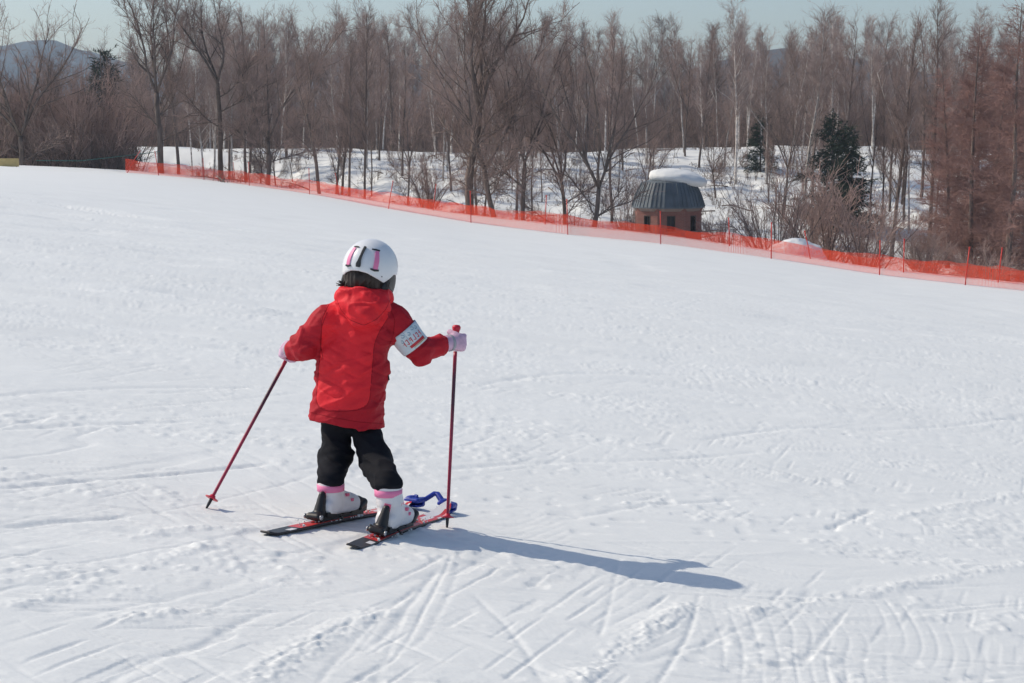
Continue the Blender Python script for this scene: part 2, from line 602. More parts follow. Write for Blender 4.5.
def build_ground():
    global gz
    for (a, b, half) in PRESS:
        a = np.asarray(a); b = np.asarray(b)
        e = b[:2] - a[:2]
        t = np.clip(((gx - a[0]) * e[0] + (gy - a[1]) * e[1]) / (e @ e), 0, 1)
        d = np.hypot(gx - a[0] - t * e[0], gy - a[1] - t * e[1])
        w = smooth((half * 2.0 - d) / (half * 1.0))
        flat = a[2] + (b[2] - a[2]) * t
        gz = gz * (1 - w) + np.minimum(gz, flat) * w
    m, n = GX.shape
    V = np.stack([gx, gy, gz], -1)
    i = np.arange(m - 1)[:, None] * n; j = np.arange(n - 1)[None, :]
    Q = np.stack([i + j, i + j + 1, i + n + j + 1, i + n + j], -1).reshape(-1, 4)
    o = link_mesh('snow_ground', V, Q, M['snow'], smooth_shade=True)
    tag(o, 'white skied snow slope falling to the right, with a wooded snow bank beyond', 'snow', kind='structure')


def tz(x, y):
    return float(terrain(np.array([x]), np.array([y]))[0])


def foot_at(px, y):
    """a point of the ground below photo column px at distance y"""
    x = ray(px, 200)[0] * y
    return np.array([x, y, tz(x, y)])


# ================================================================ far hills
def hill(name, label, ridge_px, y0, depth, col, snow_amt, seed):
    px = np.array([p[0] for p in ridge_px], float); py = np.array([p[1] for p in ridge_px], float)
    xs = np.linspace(px[0], px[-1], 260)
    top = np.interp(xs, px, py)
    top = top - 2.0 * noise2(xs / 28, xs * 0, seed) - 1.0 * noise2(xs / 9, xs * 0, seed + 1)
    pts = np.array([P(a, b, y0) for a, b in zip(xs, top)])
    rows = np.linspace(-1, 1, 41)
    base = -5.0
    G = np.zeros((41, len(xs), 3))
    for k, r_ in enumerate(rows):
        prof = (1 - abs(r_) ** 1.35)
        yy = y0 + r_ * depth
        G[k, :, 0] = pts[:, 0]
        G[k, :, 1] = yy + 30 * noise2(xs / 60, xs * 0 + r_, seed + 4) * (1 - abs(r_))
        g = noise2(pts[:, 0] / 55, np.full(len(xs), yy / 90), seed + 2) + .5 * noise2(pts[:, 0] / 20, np.full(len(xs), yy / 40), seed + 3)
        G[k, :, 2] = base + (pts[:, 2] - base) * prof + g * 7 * (1 - abs(r_)) * abs(r_) * 3
    m = principled(name + '_wood', col, 0.95, 0.05)
    t = m.node_tree; N = t.nodes; L = t.links
    tc = N.new('ShaderNodeTexCoord')
    n1 = N.new('ShaderNodeTexNoise'); n1.inputs['Scale'].default_value = 0.012; n1.inputs['Detail'].default_value = 8; n1.inputs['Roughness'].default_value = .7
    L.new(tc.outputs['Object'], n1.inputs['Vector'])
    cr_ = N.new('ShaderNodeValToRGB')
    e = cr_.color_ramp.elements
    e[0].position = 0.40; e[0].color = (*[c * .8 for c in col], 1)
    e[1].position = 0.62; e[1].color = (*[c * 1.15 for c in col], 1)
    e2 = cr_.color_ramp.elements.new(0.62 + .18 * (1 - snow_amt)); e2.color = (.5, .52, .55, 1)
    L.new(n1.outputs['Fac'], cr_.inputs['Fac'])
    L.new(cr_.outputs['Color'], N['Principled BSDF'].inputs['Base Color'])
    b = MB(); b.grid(G[::-1])
    o = b.build(name, m, smooth_shade=True)
    tag(o, label, 'hill', kind='structure')


hill('far_mountain', 'blue hazy mountain ridge behind the bare trees', [(-700, 90), (-300, 60), (-60, 48), (0, 44), (60, 42), (110, 56), (165, 78), (215, 80), (250, 68), (320, 58), (430, 62), (520, 80), (600, 92), (700, 84), (860, 90), (1100, 70), (1500, 95), (1800, 110)],
     1900, 420, (0.075, 0.085, 0.10), .35, 3)
hill('wooded_hill', 'brown wooded hill rising behind the trees on the right', [(380, 140), (480, 122), (560, 112), (620, 96), (680, 73), (740, 55), (785, 50), (850, 58), (920, 72), (1010, 84), (1150, 105), (1400, 132)],
     1000, 240, (0.085, 0.075, 0.075), .30, 13)

# ================================================================ trees
def perp(d, r_):
    v = r_.normal(size=3)
    v -= d * (v @ d)
    return v / (np.linalg.norm(v) + 1e-9)


def limb(start, d, length, r0, r1, r_, n=5, wob=.12, up=.08):
    pts = [np.array(start, float)]
    d = np.array(d, float)
    st = length / n
    for _ in range(n):
        d = d + r_.normal(size=3) * wob + np.array([0, 0, up])
        d /= np.linalg.norm(d)
        pts.append(pts[-1] + d * st)
    return np.array(pts), np.linspace(r0, r1, n + 1)


def sub_branches(pl, rad, r_, count, length, ang, t0=.25, taper=True, droop=0):
    """starts and headings of branches springing from a limb"""
    out = []
    m = len(pl) - 1
    for k in range(count):
        t = t0 + (1 - t0) * (k + r_.random()) / count
        f = t * m; i = min(int(f), m - 1); a = f - i
        p = pl[i] * (1 - a) + pl[i + 1] * a
        d = pl[i + 1] - pl[i]; d = d / np.linalg.norm(d)
        q = perp(d, r_)
        an = ang * (.7 + .6 * r_.random())
        h = d * math.cos(an) + q * math.sin(an)
        ln = length * (1 - .55 * t if taper else 1) * (.6 + .8 * r_.random())
        out.append((p, h, ln, rad[i] * (1 - a) + rad[i + 1] * a))
    return out


def spray(segs, n, length, ang, r_, rad, up=.12, bend=.25, t_min=0.0):
    """n twigs springing from parent segments (A, B, r); returns their own segments and a mesh of 3-sided tubes"""
    A, B = segs
    L_ = np.linalg.norm(B - A, axis=1)
    pick = r_.choice(len(A), n, p=L_ / L_.sum())
    t = r_.random(n)[:, None]
    s = A[pick] * (1 - t) + B[pick] * t
    d = (B - A)[pick] / L_[pick][:, None]
    q = r_.normal(size=(n, 3)); q -= d * (q * d).sum(1)[:, None]; q /= np.linalg.norm(q, axis=1)[:, None] + 1e-9
    an = (ang * (.6 + .8 * r_.random(n)))[:, None]
    h = d * np.cos(an) + q * np.sin(an) + np.array([0, 0, up])
    h /= np.linalg.norm(h, axis=1)[:, None]
    ln = (length * (.45 + 1.0 * r_.random(n)))[:, None]
    h2 = h + r_.normal(size=(n, 3)) * bend + np.array([0, 0, up]); h2 /= np.linalg.norm(h2, axis=1)[:, None]
    m = s + h * ln * .5; e = m + h2 * ln * .5
    pts = np.stack([s, m, e], 1)
    rr = np.array([1.0, .8, .45]) * rad
    u = np.cross(h, r_.normal(size=(n, 3))); u /= np.linalg.norm(u, axis=1)[:, None] + 1e-9
    v = np.cross(h, u)
    th = np.arange(3) / 3 * 2 * math.pi
    off = u[:, None, :] * np.cos(th)[None, :, None] + v[:, None, :] * np.sin(th)[None, :, None]
    V = (pts[:, :, None, :] + off[:, None, :, :] * rr[None, :, None, None]).reshape(-1, 3)
    base = np.arange(n)[:, None, None] * 9
    i = np.array([0, 3])[None, :, None]; j = np.arange(3)[None, None, :]; jn = (j + 1) % 3
    Q = np.stack([base + i + j, base + i + 3 + j, base + i + 3 + jn, base + i + jn], -1).reshape(-1, 4)
    return (np.vstack([s, m]), np.vstack([m, e])), (V, Q)


def segs_of(lines, t0=0.0):
    A = np.vstack([l[int(t0 * (len(l) - 1)):-1] for l in lines]); B = np.vstack([l[int(t0 * (len(l) - 1)) + 1:] for l in lines])
    return A, B


def tree_broad(seed, height=11., girth=.16, fork=.42, lean=0., spread=.55, limbs=4):
    """a spreading leafless broadleaf: forked trunk, limbs, dense twigs"""
    r_ = np.random.default_rng(seed)
    tr, cr_ = MB(), MB()
    pl, rd = limb((0, 0, -.4), (lean, 0, 1), height * fork + .4, girth * 1.15, girth * .8, r_, 7, .05, .05)
    tr.tube(pl, rd, 8)
    tip = pl[-1]
    heads = []
    for k in range(limbs):
        az = k / limbs * 2 * math.pi + r_.random()
        sp = spread * (.5 + .7 * r_.random())
        heads.append((tip, np.array([math.cos(az) * sp + lean, math.sin(az) * sp, 1.0]), height * (1 - fork) * (.85 + .25 * r_.random()), girth * .55))
    for k in range(4):
        t = .40 + .5 * r_.random(); i = int(t * 7)
        az = r_.random() * 6.28
        heads.append((pl[i], np.array([math.cos(az), math.sin(az), .45]), height * .30, girth * .25))
    lines = []
    for (p, h, ln, r0) in heads:
        h = h / np.linalg.norm(h)
        l1, r1 = limb(p, h, ln, r0, .018, r_, 8, .10, .045)
        tr.tube(l1, r1, 6)
        for (p2, h2, l2, r2) in sub_branches(l1, r1, r_, 10, ln * .52, .65, .12):
            b, br = limb(p2, h2, l2, max(.018, r2 * .5), .011, r_, 5, .13, .06)
            tr.tube(b, br, 4)
            lines.append(b)
        lines.append(l1[3:])
    s1, m1 = spray(segs_of(lines), 640, .85, .65, r_, .0105); cr_.add(*m1)
    s2, m2 = spray(s1, 2200, .50, .65, r_, .0072); cr_.add(*m2)
    s3, m3 = spray(s2, 3800, .30, .65, r_, .0052); cr_.add(*m3)
    return tr, cr_


def tree_birch(seed, height=13., girth=.10, first=.35, lean=0., width=1.7):
    """slender tree with a straight stem and fine ascending branches"""
    r_ = np.random.default_rng(seed)
    tr, cr_ = MB(), MB()
    pl, rd = limb((0, 0, -.4), (lean, 0, 1), height + .4, girth, .014, r_, 12, .035, .02)
    if r_.random() < .3:
        k = 5
        l2, r2 = limb(pl[k], (r_.normal() * .25 + lean, r_.normal() * .25, 1), height * .55, rd[k] * .75, .012, r_, 8, .05, .05)
        tr.tube(l2, r2, 5)
        stems = [(pl, rd, first, 30), (l2, r2, .15, 18)]
    else:
        stems = [(pl, rd, first, 40)]
    tr.tube(pl, rd, 6)
    lines = []
    for (a, b, t0, cnt) in stems:
        m = len(a) - 1
        for k in range(cnt):
            t = t0 + (1 - t0) * (k + r_.random()) / cnt
            f = t * m; i = min(int(f), m - 1); w = f - i
            p = a[i] * (1 - w) + a[i + 1] * w
            az = r_.random() * 6.28
            rise = .9 + .9 * r_.random() + .6 * t
            ln = width * (1.15 - .75 * (t - t0) / (1 - t0)) * (.65 + .6 * r_.random())
            l1, r1 = limb(p, np.array([math.cos(az), math.sin(az), rise]) / math.sqrt(1 + rise * rise), ln, max(.013, b[i] * .35), .008, r_, 4, .12, .06)
            tr.tube(l1, r1, 3, False)
            lines.append(l1)
    s1, m1 = spray(segs_of(lines), 520, .70, .55, r_, .0080); cr_.add(*m1)
    s2, m2 = spray(s1, 1700, .42, .6, r_, .0058); cr_.add(*m2)
    s3, m3 = spray(s2, 2000, .26, .6, r_, .0045); cr_.add(*m3)
    return tr, cr_


def tree_larch(seed, height=13., girth=.14, width=2.6):
    """leafless larch: straight stem, level branches, cone outline, ruddy twigs"""
    r_ = np.random.default_rng(seed)
    tr, cr_ = MB(), MB()
    pl, rd = limb((0, 0, -.4), (0, 0, 1), height + .4, girth, .012, r_, 10, .02, .02)
    tr.tube(pl, rd, 6)
    m = 10
    lines = []
    for k in range(130):
        t = .05 + .94 * (k + r_.random()) / 130
        f = t * m; i = min(int(f), m - 1); w = f - i
        p = pl[i] * (1 - w) + pl[i + 1] * w
        az = r_.random() * 6.28
        ln = width * (1.03 - t) ** .8 * (.55 + .6 * r_.random())
        l1, r1 = limb(p, np.array([math.cos(az), math.sin(az), .02 + .55 * t]), ln, .016 * (1.25 - t), .006, r_, 4, .10, .05)
        cr_.tube(l1, r1, 3, False)
        lines.append(l1)
    s1, m1 = spray(segs_of(lines), 3400, .50, .75, r_, .0078, up=.05); cr_.add(*m1)
    s2, m2 = spray(s1, 11000, .30, .7, r_, .0060, up=.05); cr_.add(*m2)
    return tr, cr_


def tree_spruce(seed, height=7., girth=.11, width=1.9):
    """dark evergreen: drooping boughs of needles in uneven layers"""
    r_ = np.random.default_rng(seed)
    tr, cr_ = MB(), MB()
    pl, rd = limb((0, 0, -.4), (0, 0, 1), height + .4, girth, .015, r_, 8, .012, .02)
    tr.tube(pl, rd, 6)
    lines = []
    nb = 150
    for k in range(nb):
        t = .06 + .93 * (k + r_.random()) / nb
        z = t * height
        w = width * (1.02 - t) ** .8 * (.75 + .35 * math.sin(k * .9))
        az = r_.random() * 6.28
        ln = max(.15, w * (.65 + .5 * r_.random()))
        a, b = limb((0, 0, z), (math.cos(az), math.sin(az), .2 - .45 * (1 - t)), ln, .018, .006, r_, 5, .07, -.01)
        cr_.tube(a, b, 3, False)
        lines.append(a)
    s1, m1 = spray(segs_of(lines, .2), 1500, .42, .8, r_, .010, up=-.08); cr_.add(*m1)
    A, B = s1
    n = 14000
    pick = r_.integers(len(A), size=n); t = r_.random(n)[:, None]
    p = A[pick] * (1 - t) + B[pick] * t
    d = (B - A)[pick]; d /= np.linalg.norm(d, axis=1)[:, None]
    h = d * .6 + r_.normal(size=(n, 3)) * .6; h /= np.linalg.norm(h, axis=1)[:, None]
    ln = (.10 + .14 * r_.random(n))[:, None]
    s = np.cross(h, r_.normal(size=(n, 3))); s /= np.linalg.norm(s, axis=1)[:, None]
    V = np.stack([p - s * .022, p + s * .022, p + h * ln], 1).reshape(-1, 3)
    cr_.add(V, None, np.arange(3 * n).reshape(-1, 3))
    return tr, cr_


def shrub(seed, height=3., spread=1.6, stems=16, n=(280, 850, 1100)):
    r_ = np.random.default_rng(seed)
    tr, cr_ = MB(), MB()
    lines = []
    for k in range(stems):
        az = r_.random() * 6.28; sp = spread / height * (.2 + .9 * r_.random())
        b0 = np.array([math.cos(az), math.sin(az), 0]) * .25 * r_.random()
        l1, r1 = limb(b0 - np.array([0, 0, .2]), (math.cos(az) * sp, math.sin(az) * sp, 1), height * (.6 + .45 * r_.random()), .026, .009, r_, 6, .09, .03)
        tr.tube(l1, r1, 4)
        lines.append(l1)
    s1, m1 = spray(segs_of(lines, .15), n[0], height * .26, .5, r_, .0085); cr_.add(*m1)
    s2, m2 = spray(s1, n[1], height * .14, .6, r_, .0060); cr_.add(*m2)
    s3, m3 = spray(s2, n[2], height * .085, .6, r_, .0046); cr_.add(*m3)
    return tr, cr_


PROTO = {}


def proto_meshes(key, gen, bark, twig, **kw):
    tr, cr_ = gen(**kw)
    def to_mesh(mb, nm, mt):
        o = mb.build(nm, mt, smooth_shade=True)
        me = o.data
        bpy.data.objects.remove(o)
        return me
    PROTO[key] = (to_mesh(tr, 'trunk', M[bark]), to_mesh(cr_, 'crown', M[twig]))


for k in range(5):
    proto_meshes(('broad', k), tree_broad, 'bark', 'twig', seed=100 + k, height=11, girth=.17 - .01 * k, fork=[.42, .3, .5, .36, .25][k], spread=[.55, .7, .45, .6, .5][k], limbs=[4, 5, 3, 4, 3][k], lean=[0, .04, .12, -.06, .1][k])
for k in range(6):
    proto_meshes(('birch', k), tree_birch, 'birch_bark', 'birch_twig', seed=200 + k, lean=[0, .03, -.03, .06, 0, -.05][k], width=[1.7, 1.5, 2.0, 1.6, 1.4, 1.8][k], first=[.35, .45, .3, .5, .4, .35][k])
for k in range(3):
    proto_meshes(('dark', k), tree_birch, 'bark', 'twig', seed=250 + k, girth=.13, lean=[0, .04, -.04][k], width=2.1, first=[.25, .35, .3][k])
for k in range(2):
    proto_meshes(('larch', k), tree_larch, 'bark', 'larch_twig', seed=300 + k)
for k in range(2):
    proto_meshes(('spruce', k), tree_spruce, 'bark', 'needles', seed=400 + k, width=[1.6, 2.3][k])
for k in range(3):
    proto_meshes(('shrub', k), shrub, 'bark', 'shrub_twig', seed=500 + k, height=3, spread=[1.4, 2.2, 1.8][k], stems=[12, 18, 15][k])

NAMES = {'broad': 'broadleaf_tree', 'birch': 'birch_tree', 'dark': 'bare_tree', 'larch': 'larch_tree', 'spruce': 'spruce_tree', 'shrub': 'bare_shrub'}
CATS = {'broad': 'tree', 'birch': 'tree', 'dark': 'tree', 'larch': 'tree', 'spruce': 'evergreen', 'shrub': 'shrub'}
PH = {'broad': 11., 'birch': 13., 'dark': 13., 'larch': 13., 'spruce': 7., 'shrub': 3.}
TREE_XY = []


def plant(key, x, y, height, rot, label, group=None, wide=1.0, tilt=0.0):
    kind = key[0]
    o = empty(NAMES[kind], (x, y, tz(x, y)))
    s = height / PH[kind]
    o.scale = (s * wide, s * wide, s)
    o.rotation_euler = (0, tilt, rot)
    tag(o, label, CATS[kind], group)
    for me, nm in zip(PROTO[key], ('trunk', 'crown')):
        c = bpy.data.objects.new(nm, me)
        sc.collection.objects.link(c)
        c.parent = o
    TREE_XY.append((x, y))
    return o


def plant_px(key, px, y, top_py, rot, label, group=None, wide=1.0, tilt=0.0):
    b = foot_at(px, y)
    top = P(px, top_py, y)[2]
    return plant(key, b[0], y, top - b[2], rot, label, group, wide, tilt)


# the nearest trees, one by one, left to right
plant_px(('broad', 1), 20, 128, 6, .3, 'spreading bare tree at far left above the yellow board', wide=1.1)
plant_px(('broad', 3), 47, 134, 40, 2.2, 'thin bare tree just right of the far left spreading tree', wide=.9)
plant_px(('spruce', 0), 107, 144, 50, .0, 'dark evergreen poking out of the brown wood at left', wide=1.35)
plant_px(('broad', 0), 162, 126, -22, 1.0, 'large bare tree behind the leaning red post at fence end', wide=1.0)
plant_px(('dark', 1), 179, 131, -12, .4, 'slim dark tree touching the large bare tree at fence end')
plant_px(('broad', 2), 222, 124, -20, 4.0, 'stout forked bare tree behind the left part of the net', wide=.95)
plant_px(('dark', 0), 246, 126, 14, 1.4, 'slim dark trunk just right of the stout forked tree')
plant_px(('broad', 4), 268, 122, 6, 1.1, 'low forking bare tree leaning right behind the left net')
plant_px(('broad', 2), 320, 112, 30, 3.0, 'thin dark tree forking into a V right at the net', wide=.75)
plant_px(('dark', 2), 364, 116, 16, 2.0, 'straight dark tree standing alone before the white bank', wide=.8)
plant_px(('broad', 0), 470, 97, -40, 5.2, 'tall thick bare tree with high fork in centre behind net', wide=1.0)
plant_px(('broad', 4), 496, 96, -12, 3.4, 'bare tree leaning right beside the thick central tree', wide=.95, tilt=.06)
plant_px(('broad', 3), 523, 97, 20, .9, 'small several-stemmed bare tree right of the leaning tree', wide=.8)
plant_px(('broad', 3), 567, 99, 40, 2.9, 'slender bare tree leaning right, left of the crooked tree', wide=.75, tilt=.12)
plant_px(('broad', 1), 591, 95, 44, .5, 'crooked dark bare tree leaning right, left of the hut', wide=.9, tilt=.06)
plant_px(('dark', 1), 612, 124, 40, .9, 'slim dark tree on the bank between crooked tree and hut')
plant_px(('broad', 4), 716, 138, 96, 2.5, 'young forked tree on the bank right of the hut', wide=.7)
plant_px(('birch', 0), 735, 142, 8, .2, 'tall pale birch with high airy crown right of the hut', wide=1.1)
plant_px(('spruce', 1), 760, 150, 108, .4, 'small evergreen half hidden by twigs right of the hut', wide=1.2)
plant_px(('birch', 2), 803, 128, 12, 1.0, 'pale forked birch left of the dark evergreen', wide=1.15)
plant_px(('spruce', 1), 833, 126, 112, 1.3, 'dark green evergreen with snow behind it, right of centre', wide=1.3)
plant_px(('spruce', 0), 848, 123, 126, 2.3, 'lower dark evergreen crowding the right side of the big evergreen', wide=1.5)
plant_px(('dark', 0), 893, 112, 26, 3.3, 'dark straight tree in the hollow right of the evergreen')
plant_px(('dark', 2), 929, 108, 8, 2.2, 'taller dark tree between the hollow and the ruddy larches', wide=.9)
plant_px(('larch', 0), 972, 96, 30, .0, 'ruddy bare larch with a pointed outline by the fence at right', wide=1.15)
plant_px(('larch', 1), 1008, 93, 4, 1.0, 'ruddy bare larch at the right edge of the picture', wide=1.2)
plant_px(('larch', 1), 1046, 98, -5, 2.0, 'ruddy bare larch just past the right edge, twigs showing', wide=1.2)
plant_px(('larch', 0), 950, 104, 70, 4.0, 'shorter ruddy bare larch left of the pointed larch', wide=1.2)
plant_px(('larch', 0), 990, 106, 48, 1.9, 'ruddy bare larch half hidden between two larches at right', wide=1.2)
plant_px(('shrub', 1), 776, 95, 168, .5, 'tall spraying bare shrub by the snow mound', wide=.8)
plant_px(('shrub', 0), 826, 98, 170, 1.6, 'brown bushy shrub behind the net below the evergreen', wide=1.25)
plant_px(('shrub', 2), 868, 94, 196, 2.6, 'grey brown shrub behind the net in the right hollow', wide=1.2)
plant_px(('shrub', 2), 722, 92, 212, .2, 'small pale shrub at the net right of the hut', wide=.9)
plant_px(('shrub', 1), 992, 86, 246, 4.0, 'pale twiggy shrub at the foot of the ruddy larches', wide=1.1)
plant_px(('shrub', 0), 930, 92, 232, 5.0, 'brown shrub at the foot of the taller dark tree', wide=1.2)
plant_px(('shrub', 1), 632, 108, 172, 3.0, 'fine grey shrub just left of the hut roof', wide=.7)
plant_px(('shrub', 0), 428, 128, 156, 2.0, 'low dark shrub on the bank left of the thick central tree', wide=1.0)

# the brown thicket at left, bushy to the ground
r_ = np.random.default_rng(77)
for k in range(30):
    px = -60 + 190 * (k + r_.random() * .9) / 30
    y = 130 + 28 * r_.random()
    plant_px(('shrub', int(r_.integers(3))), px, y, 68 + 58 * r_.random(), r_.random() * 6.3, 'bushy brown shrub in the dense thicket at the left', 'shrubs in the left thicket', wide=.75)
# scrub along the hollow at right
for k in range(6):
    px = 740 + 280 * (k + r_.random()) / 6
    y = 100 + 24 * r_.random()
    plant_px(('shrub', int(r_.integers(3))), px, y, 194 + 34 * r_.random(), r_.random() * 6.3, 'tangled bare shrub in the hollow right of the hut', 'shrubs in the right hollow', wide=1.0)
# wood on and behind the snow bank
def scatter(n, px0, px1, y0, y1, keys, tops, label, group, mind=1.6, wide=(.85, 1.2)):
    done = 0; tries = 0
    while done < n and tries < n * 30:
        tries += 1
        px = px0 + (px1 - px0) * r_.random()
        y = y0 + (y1 - y0) * r_.random() ** 1.0
        b = foot_at(px, y)
        if any((b[0] - a) ** 2 + (y - c) ** 2 < mind ** 2 for a, c in TREE_XY): continue
        key = keys[int(r_.integers(len(keys)))]
        # tree tops follow the photo's uneven skyline
        sky_py = np.interp(px, [0, 60, 110, 160, 300, 420, 520, 600, 680, 760, 860, 960, 1024], [70, 62, 70, 8, 12, 6, 4, 14, 18, 16, 14, 10, 4])
        top = sky_py + tops[0] + (tops[1] - tops[0]) * r_.random()
        plant_px(key, px, y, top, r_.random() * 6.3, label, group, wide=wide[0] + (wide[1] - wide[0]) * r_.random(), tilt=r_.normal() * .025)
        done += 1


BI = [('birch', k) for k in range(6)]
DK = [('dark', k) for k in range(3)]
BR = [('broad', k) for k in range(5)]
scatter(46, 190, 960, 140, 172, BI, (4, 40), 'slender pale birch rising from the white bank', 'birches on the snow bank')
scatter(30, 180, 960, 132, 176, DK, (6, 50), 'slim dark bare tree rising from the white bank', 'dark trees on the snow bank')
scatter(40, 190, 900, 122, 166, [('broad', 4), ('broad', 3), ('dark', 1)], (60, 116), 'small young bare tree on the white bank', 'saplings on the snow bank', wide=(.6, .8))
scatter(84, 130, 1080, 168, 225, BI, (2, 34), 'pale birch crowded in the wood beyond the bank top', 'birches in the wood')
scatter(46, 140, 1080, 172, 235, DK + BR, (10, 60), 'dark bare tree crowded in the wood beyond the bank top', 'dark trees in the wood')
scatter(34, -60, 150, 150, 215, DK + BR, (0, 46), 'bare tree above the brown thicket at left', 'trees above the left thicket')
scatter(13, 940, 1090, 100, 150, [('larch', 0), ('larch', 1)], (20, 80), 'ruddy bare larch massed behind the right end of the net', 'larches at right', wide=(1.1, 1.3))
scatter(9, 840, 950, 108, 140, DK + BI, (30, 90), 'slim bare tree standing in the shaded right hollow', 'trees of the right hollow', wide=(.7, .9))


# the depth of the wood: past counting, one object
def far_wood():
    rr = np.random.default_rng(5)
    V, Q, mi = [], [], []
    n = 0
    for k in range(1500):
        tall = k < 170
        px = -100 + 1230 * rr.random()
        y = (205 + 170 * rr.random()) if tall else (186 + 150 * rr.random() ** 1.4)
        b = foot_at(px, y)
        if tall:
            sky_py = np.interp(px, [-100, 0, 60, 110, 160, 300, 420, 600, 760, 1024], [90, 88, 84, 80, 44, 36, 34, 34, 34, 30])
            top = sky_py + 14 + 62 * rr.random()
        else:
            top = 92 + 40 * rr.random()
        hgt = max(2.0, P(px, top, y)[2] - b[2])
        g = MB()
        lean = rr.normal(size=2) * .05
        if tall:
            pl, rd = limb((0, 0, -.3), (lean[0], lean[1], 1), hgt, .09 + .05 * rr.random(), .02, rr, 6, .03, .02)
            g.tube(pl, rd, 4, False)
            nq0 = sum(len(q) for q in g.q)
            lines = [pl[2:]]
            s1, m1 = spray(segs_of(lines), 26, hgt * .17, .55, rr, .022, up=.35)
            s2, m2 = spray(s1, 120, hgt * .085, .6, rr, .014, up=.2)
            s3, m3 = spray(s2, 170, hgt * .05, .6, rr, .011, up=.15)
            g.add(*m1); g.add(*m2); g.add(*m3)
        else:
            ns = 7
            A = np.zeros((ns, 3)); A[:, :2] = rr.normal(size=(ns, 2)) * .5
            B = A + np.stack([rr.normal(size=ns) * hgt * .16, rr.normal(size=ns) * hgt * .16, np.full(ns, hgt * .7)], -1)
            nq0 = 0
            s1, m1 = spray((A, B), 30, hgt * .34, .4, rr, .022, up=.3)
            s2, m2 = spray(s1, 120, hgt * .17, .6, rr, .014, up=.15)
            s3, m3 = spray(s2, 170, hgt * .09, .6, rr, .011, up=.1)
            for i in range(ns): g.tube([A[i], B[i]], [.035, .02], 3, False)
            g.add(*m1); g.add(*m2); g.add(*m3)
        v, f, _ = g.arrays()
        V.append(v + [b[0], b[1], b[2]]); Q.append(f[0] + n); n += len(v)
        m_ = np.full(len(f[0]), 1); m_[:nq0] = 2 if rr.random() < .4 else 0
        mi.append(m_)
    o = link_mesh('far_wood', np.vstack(V), np.vstack(Q), [M['bark'], M['twig'], M['birch_bark']], midx=np.concatenate(mi))
    tag(o, 'dense brown leafless wood behind the front rows of trees', 'wood', kind='stuff')


far_wood()

def bank_brush():
    rr = np.random.default_rng(15)
    V, Q = [], []; n = 0
    clumps = [(rr.random() * 820 + 190, 116 + 54 * rr.random()) for _ in range(620)]
    for (px, y) in clumps:
        b = foot_at(px, y)
        ns = int(rr.integers(3, 9))
        hgt = .35 + 1.1 * rr.random() ** 2
        A = np.zeros((ns, 3)); A[:, :2] = rr.normal(size=(ns, 2)) * .35; A[:, 2] = -.1
        B = A + np.stack([rr.normal(size=ns) * hgt * .35, rr.normal(size=ns) * hgt * .35, hgt * (.5 + .6 * rr.random(ns))], -1)
        g = MB()
        for i in range(ns): g.tube([A[i], (A[i] + B[i]) / 2 + rr.normal(size=3) * .04, B[i]], [.020, .016, .008], 3, False)
        s1, m1 = spray((A, B), 18, hgt * .4, .7, rr, .010, up=.1); g.add(*m1)
        s2, m2 = spray(s1, 26, hgt * .25, .7, rr, .007, up=.05); g.add(*m2)
        v, f, _ = g.arrays()
        V.append(v + b); Q.append(f[0] + n); n += len(v)
    # fallen limbs and old stems lying on the snow
    for _ in range(120):
        px, y = rr.random() * 820 + 190, 116 + 52 * rr.random()
        b = foot_at(px, y); a = rr.random() * 6.28; l_ = .6 + 2.0 * rr.random()
        g = MB(); ex = np.array([math.cos(a), math.sin(a) * .8, 0]) * l_ / 2
        e0, e1 = b - ex, b + ex
        e0[2] = tz(e0[0], e0[1]) + .05; e1[2] = tz(e1[0], e1[1]) + .05 + .4 * rr.random()
        g.tube([e0, (e0 + e1) / 2 + [0, 0, .06], e1], [.05, .04, .015], 4, False)
        v, f, _ = g.arrays()
        V.append(v); Q.append(f[0] + n); n += len(v)
    o = link_mesh('bank_brush', np.vstack(V), np.vstack(Q), M['bark'])
    tag(o, 'dead stems and brush poking through the snow of the bank', 'brush', kind='stuff')


bank_brush()

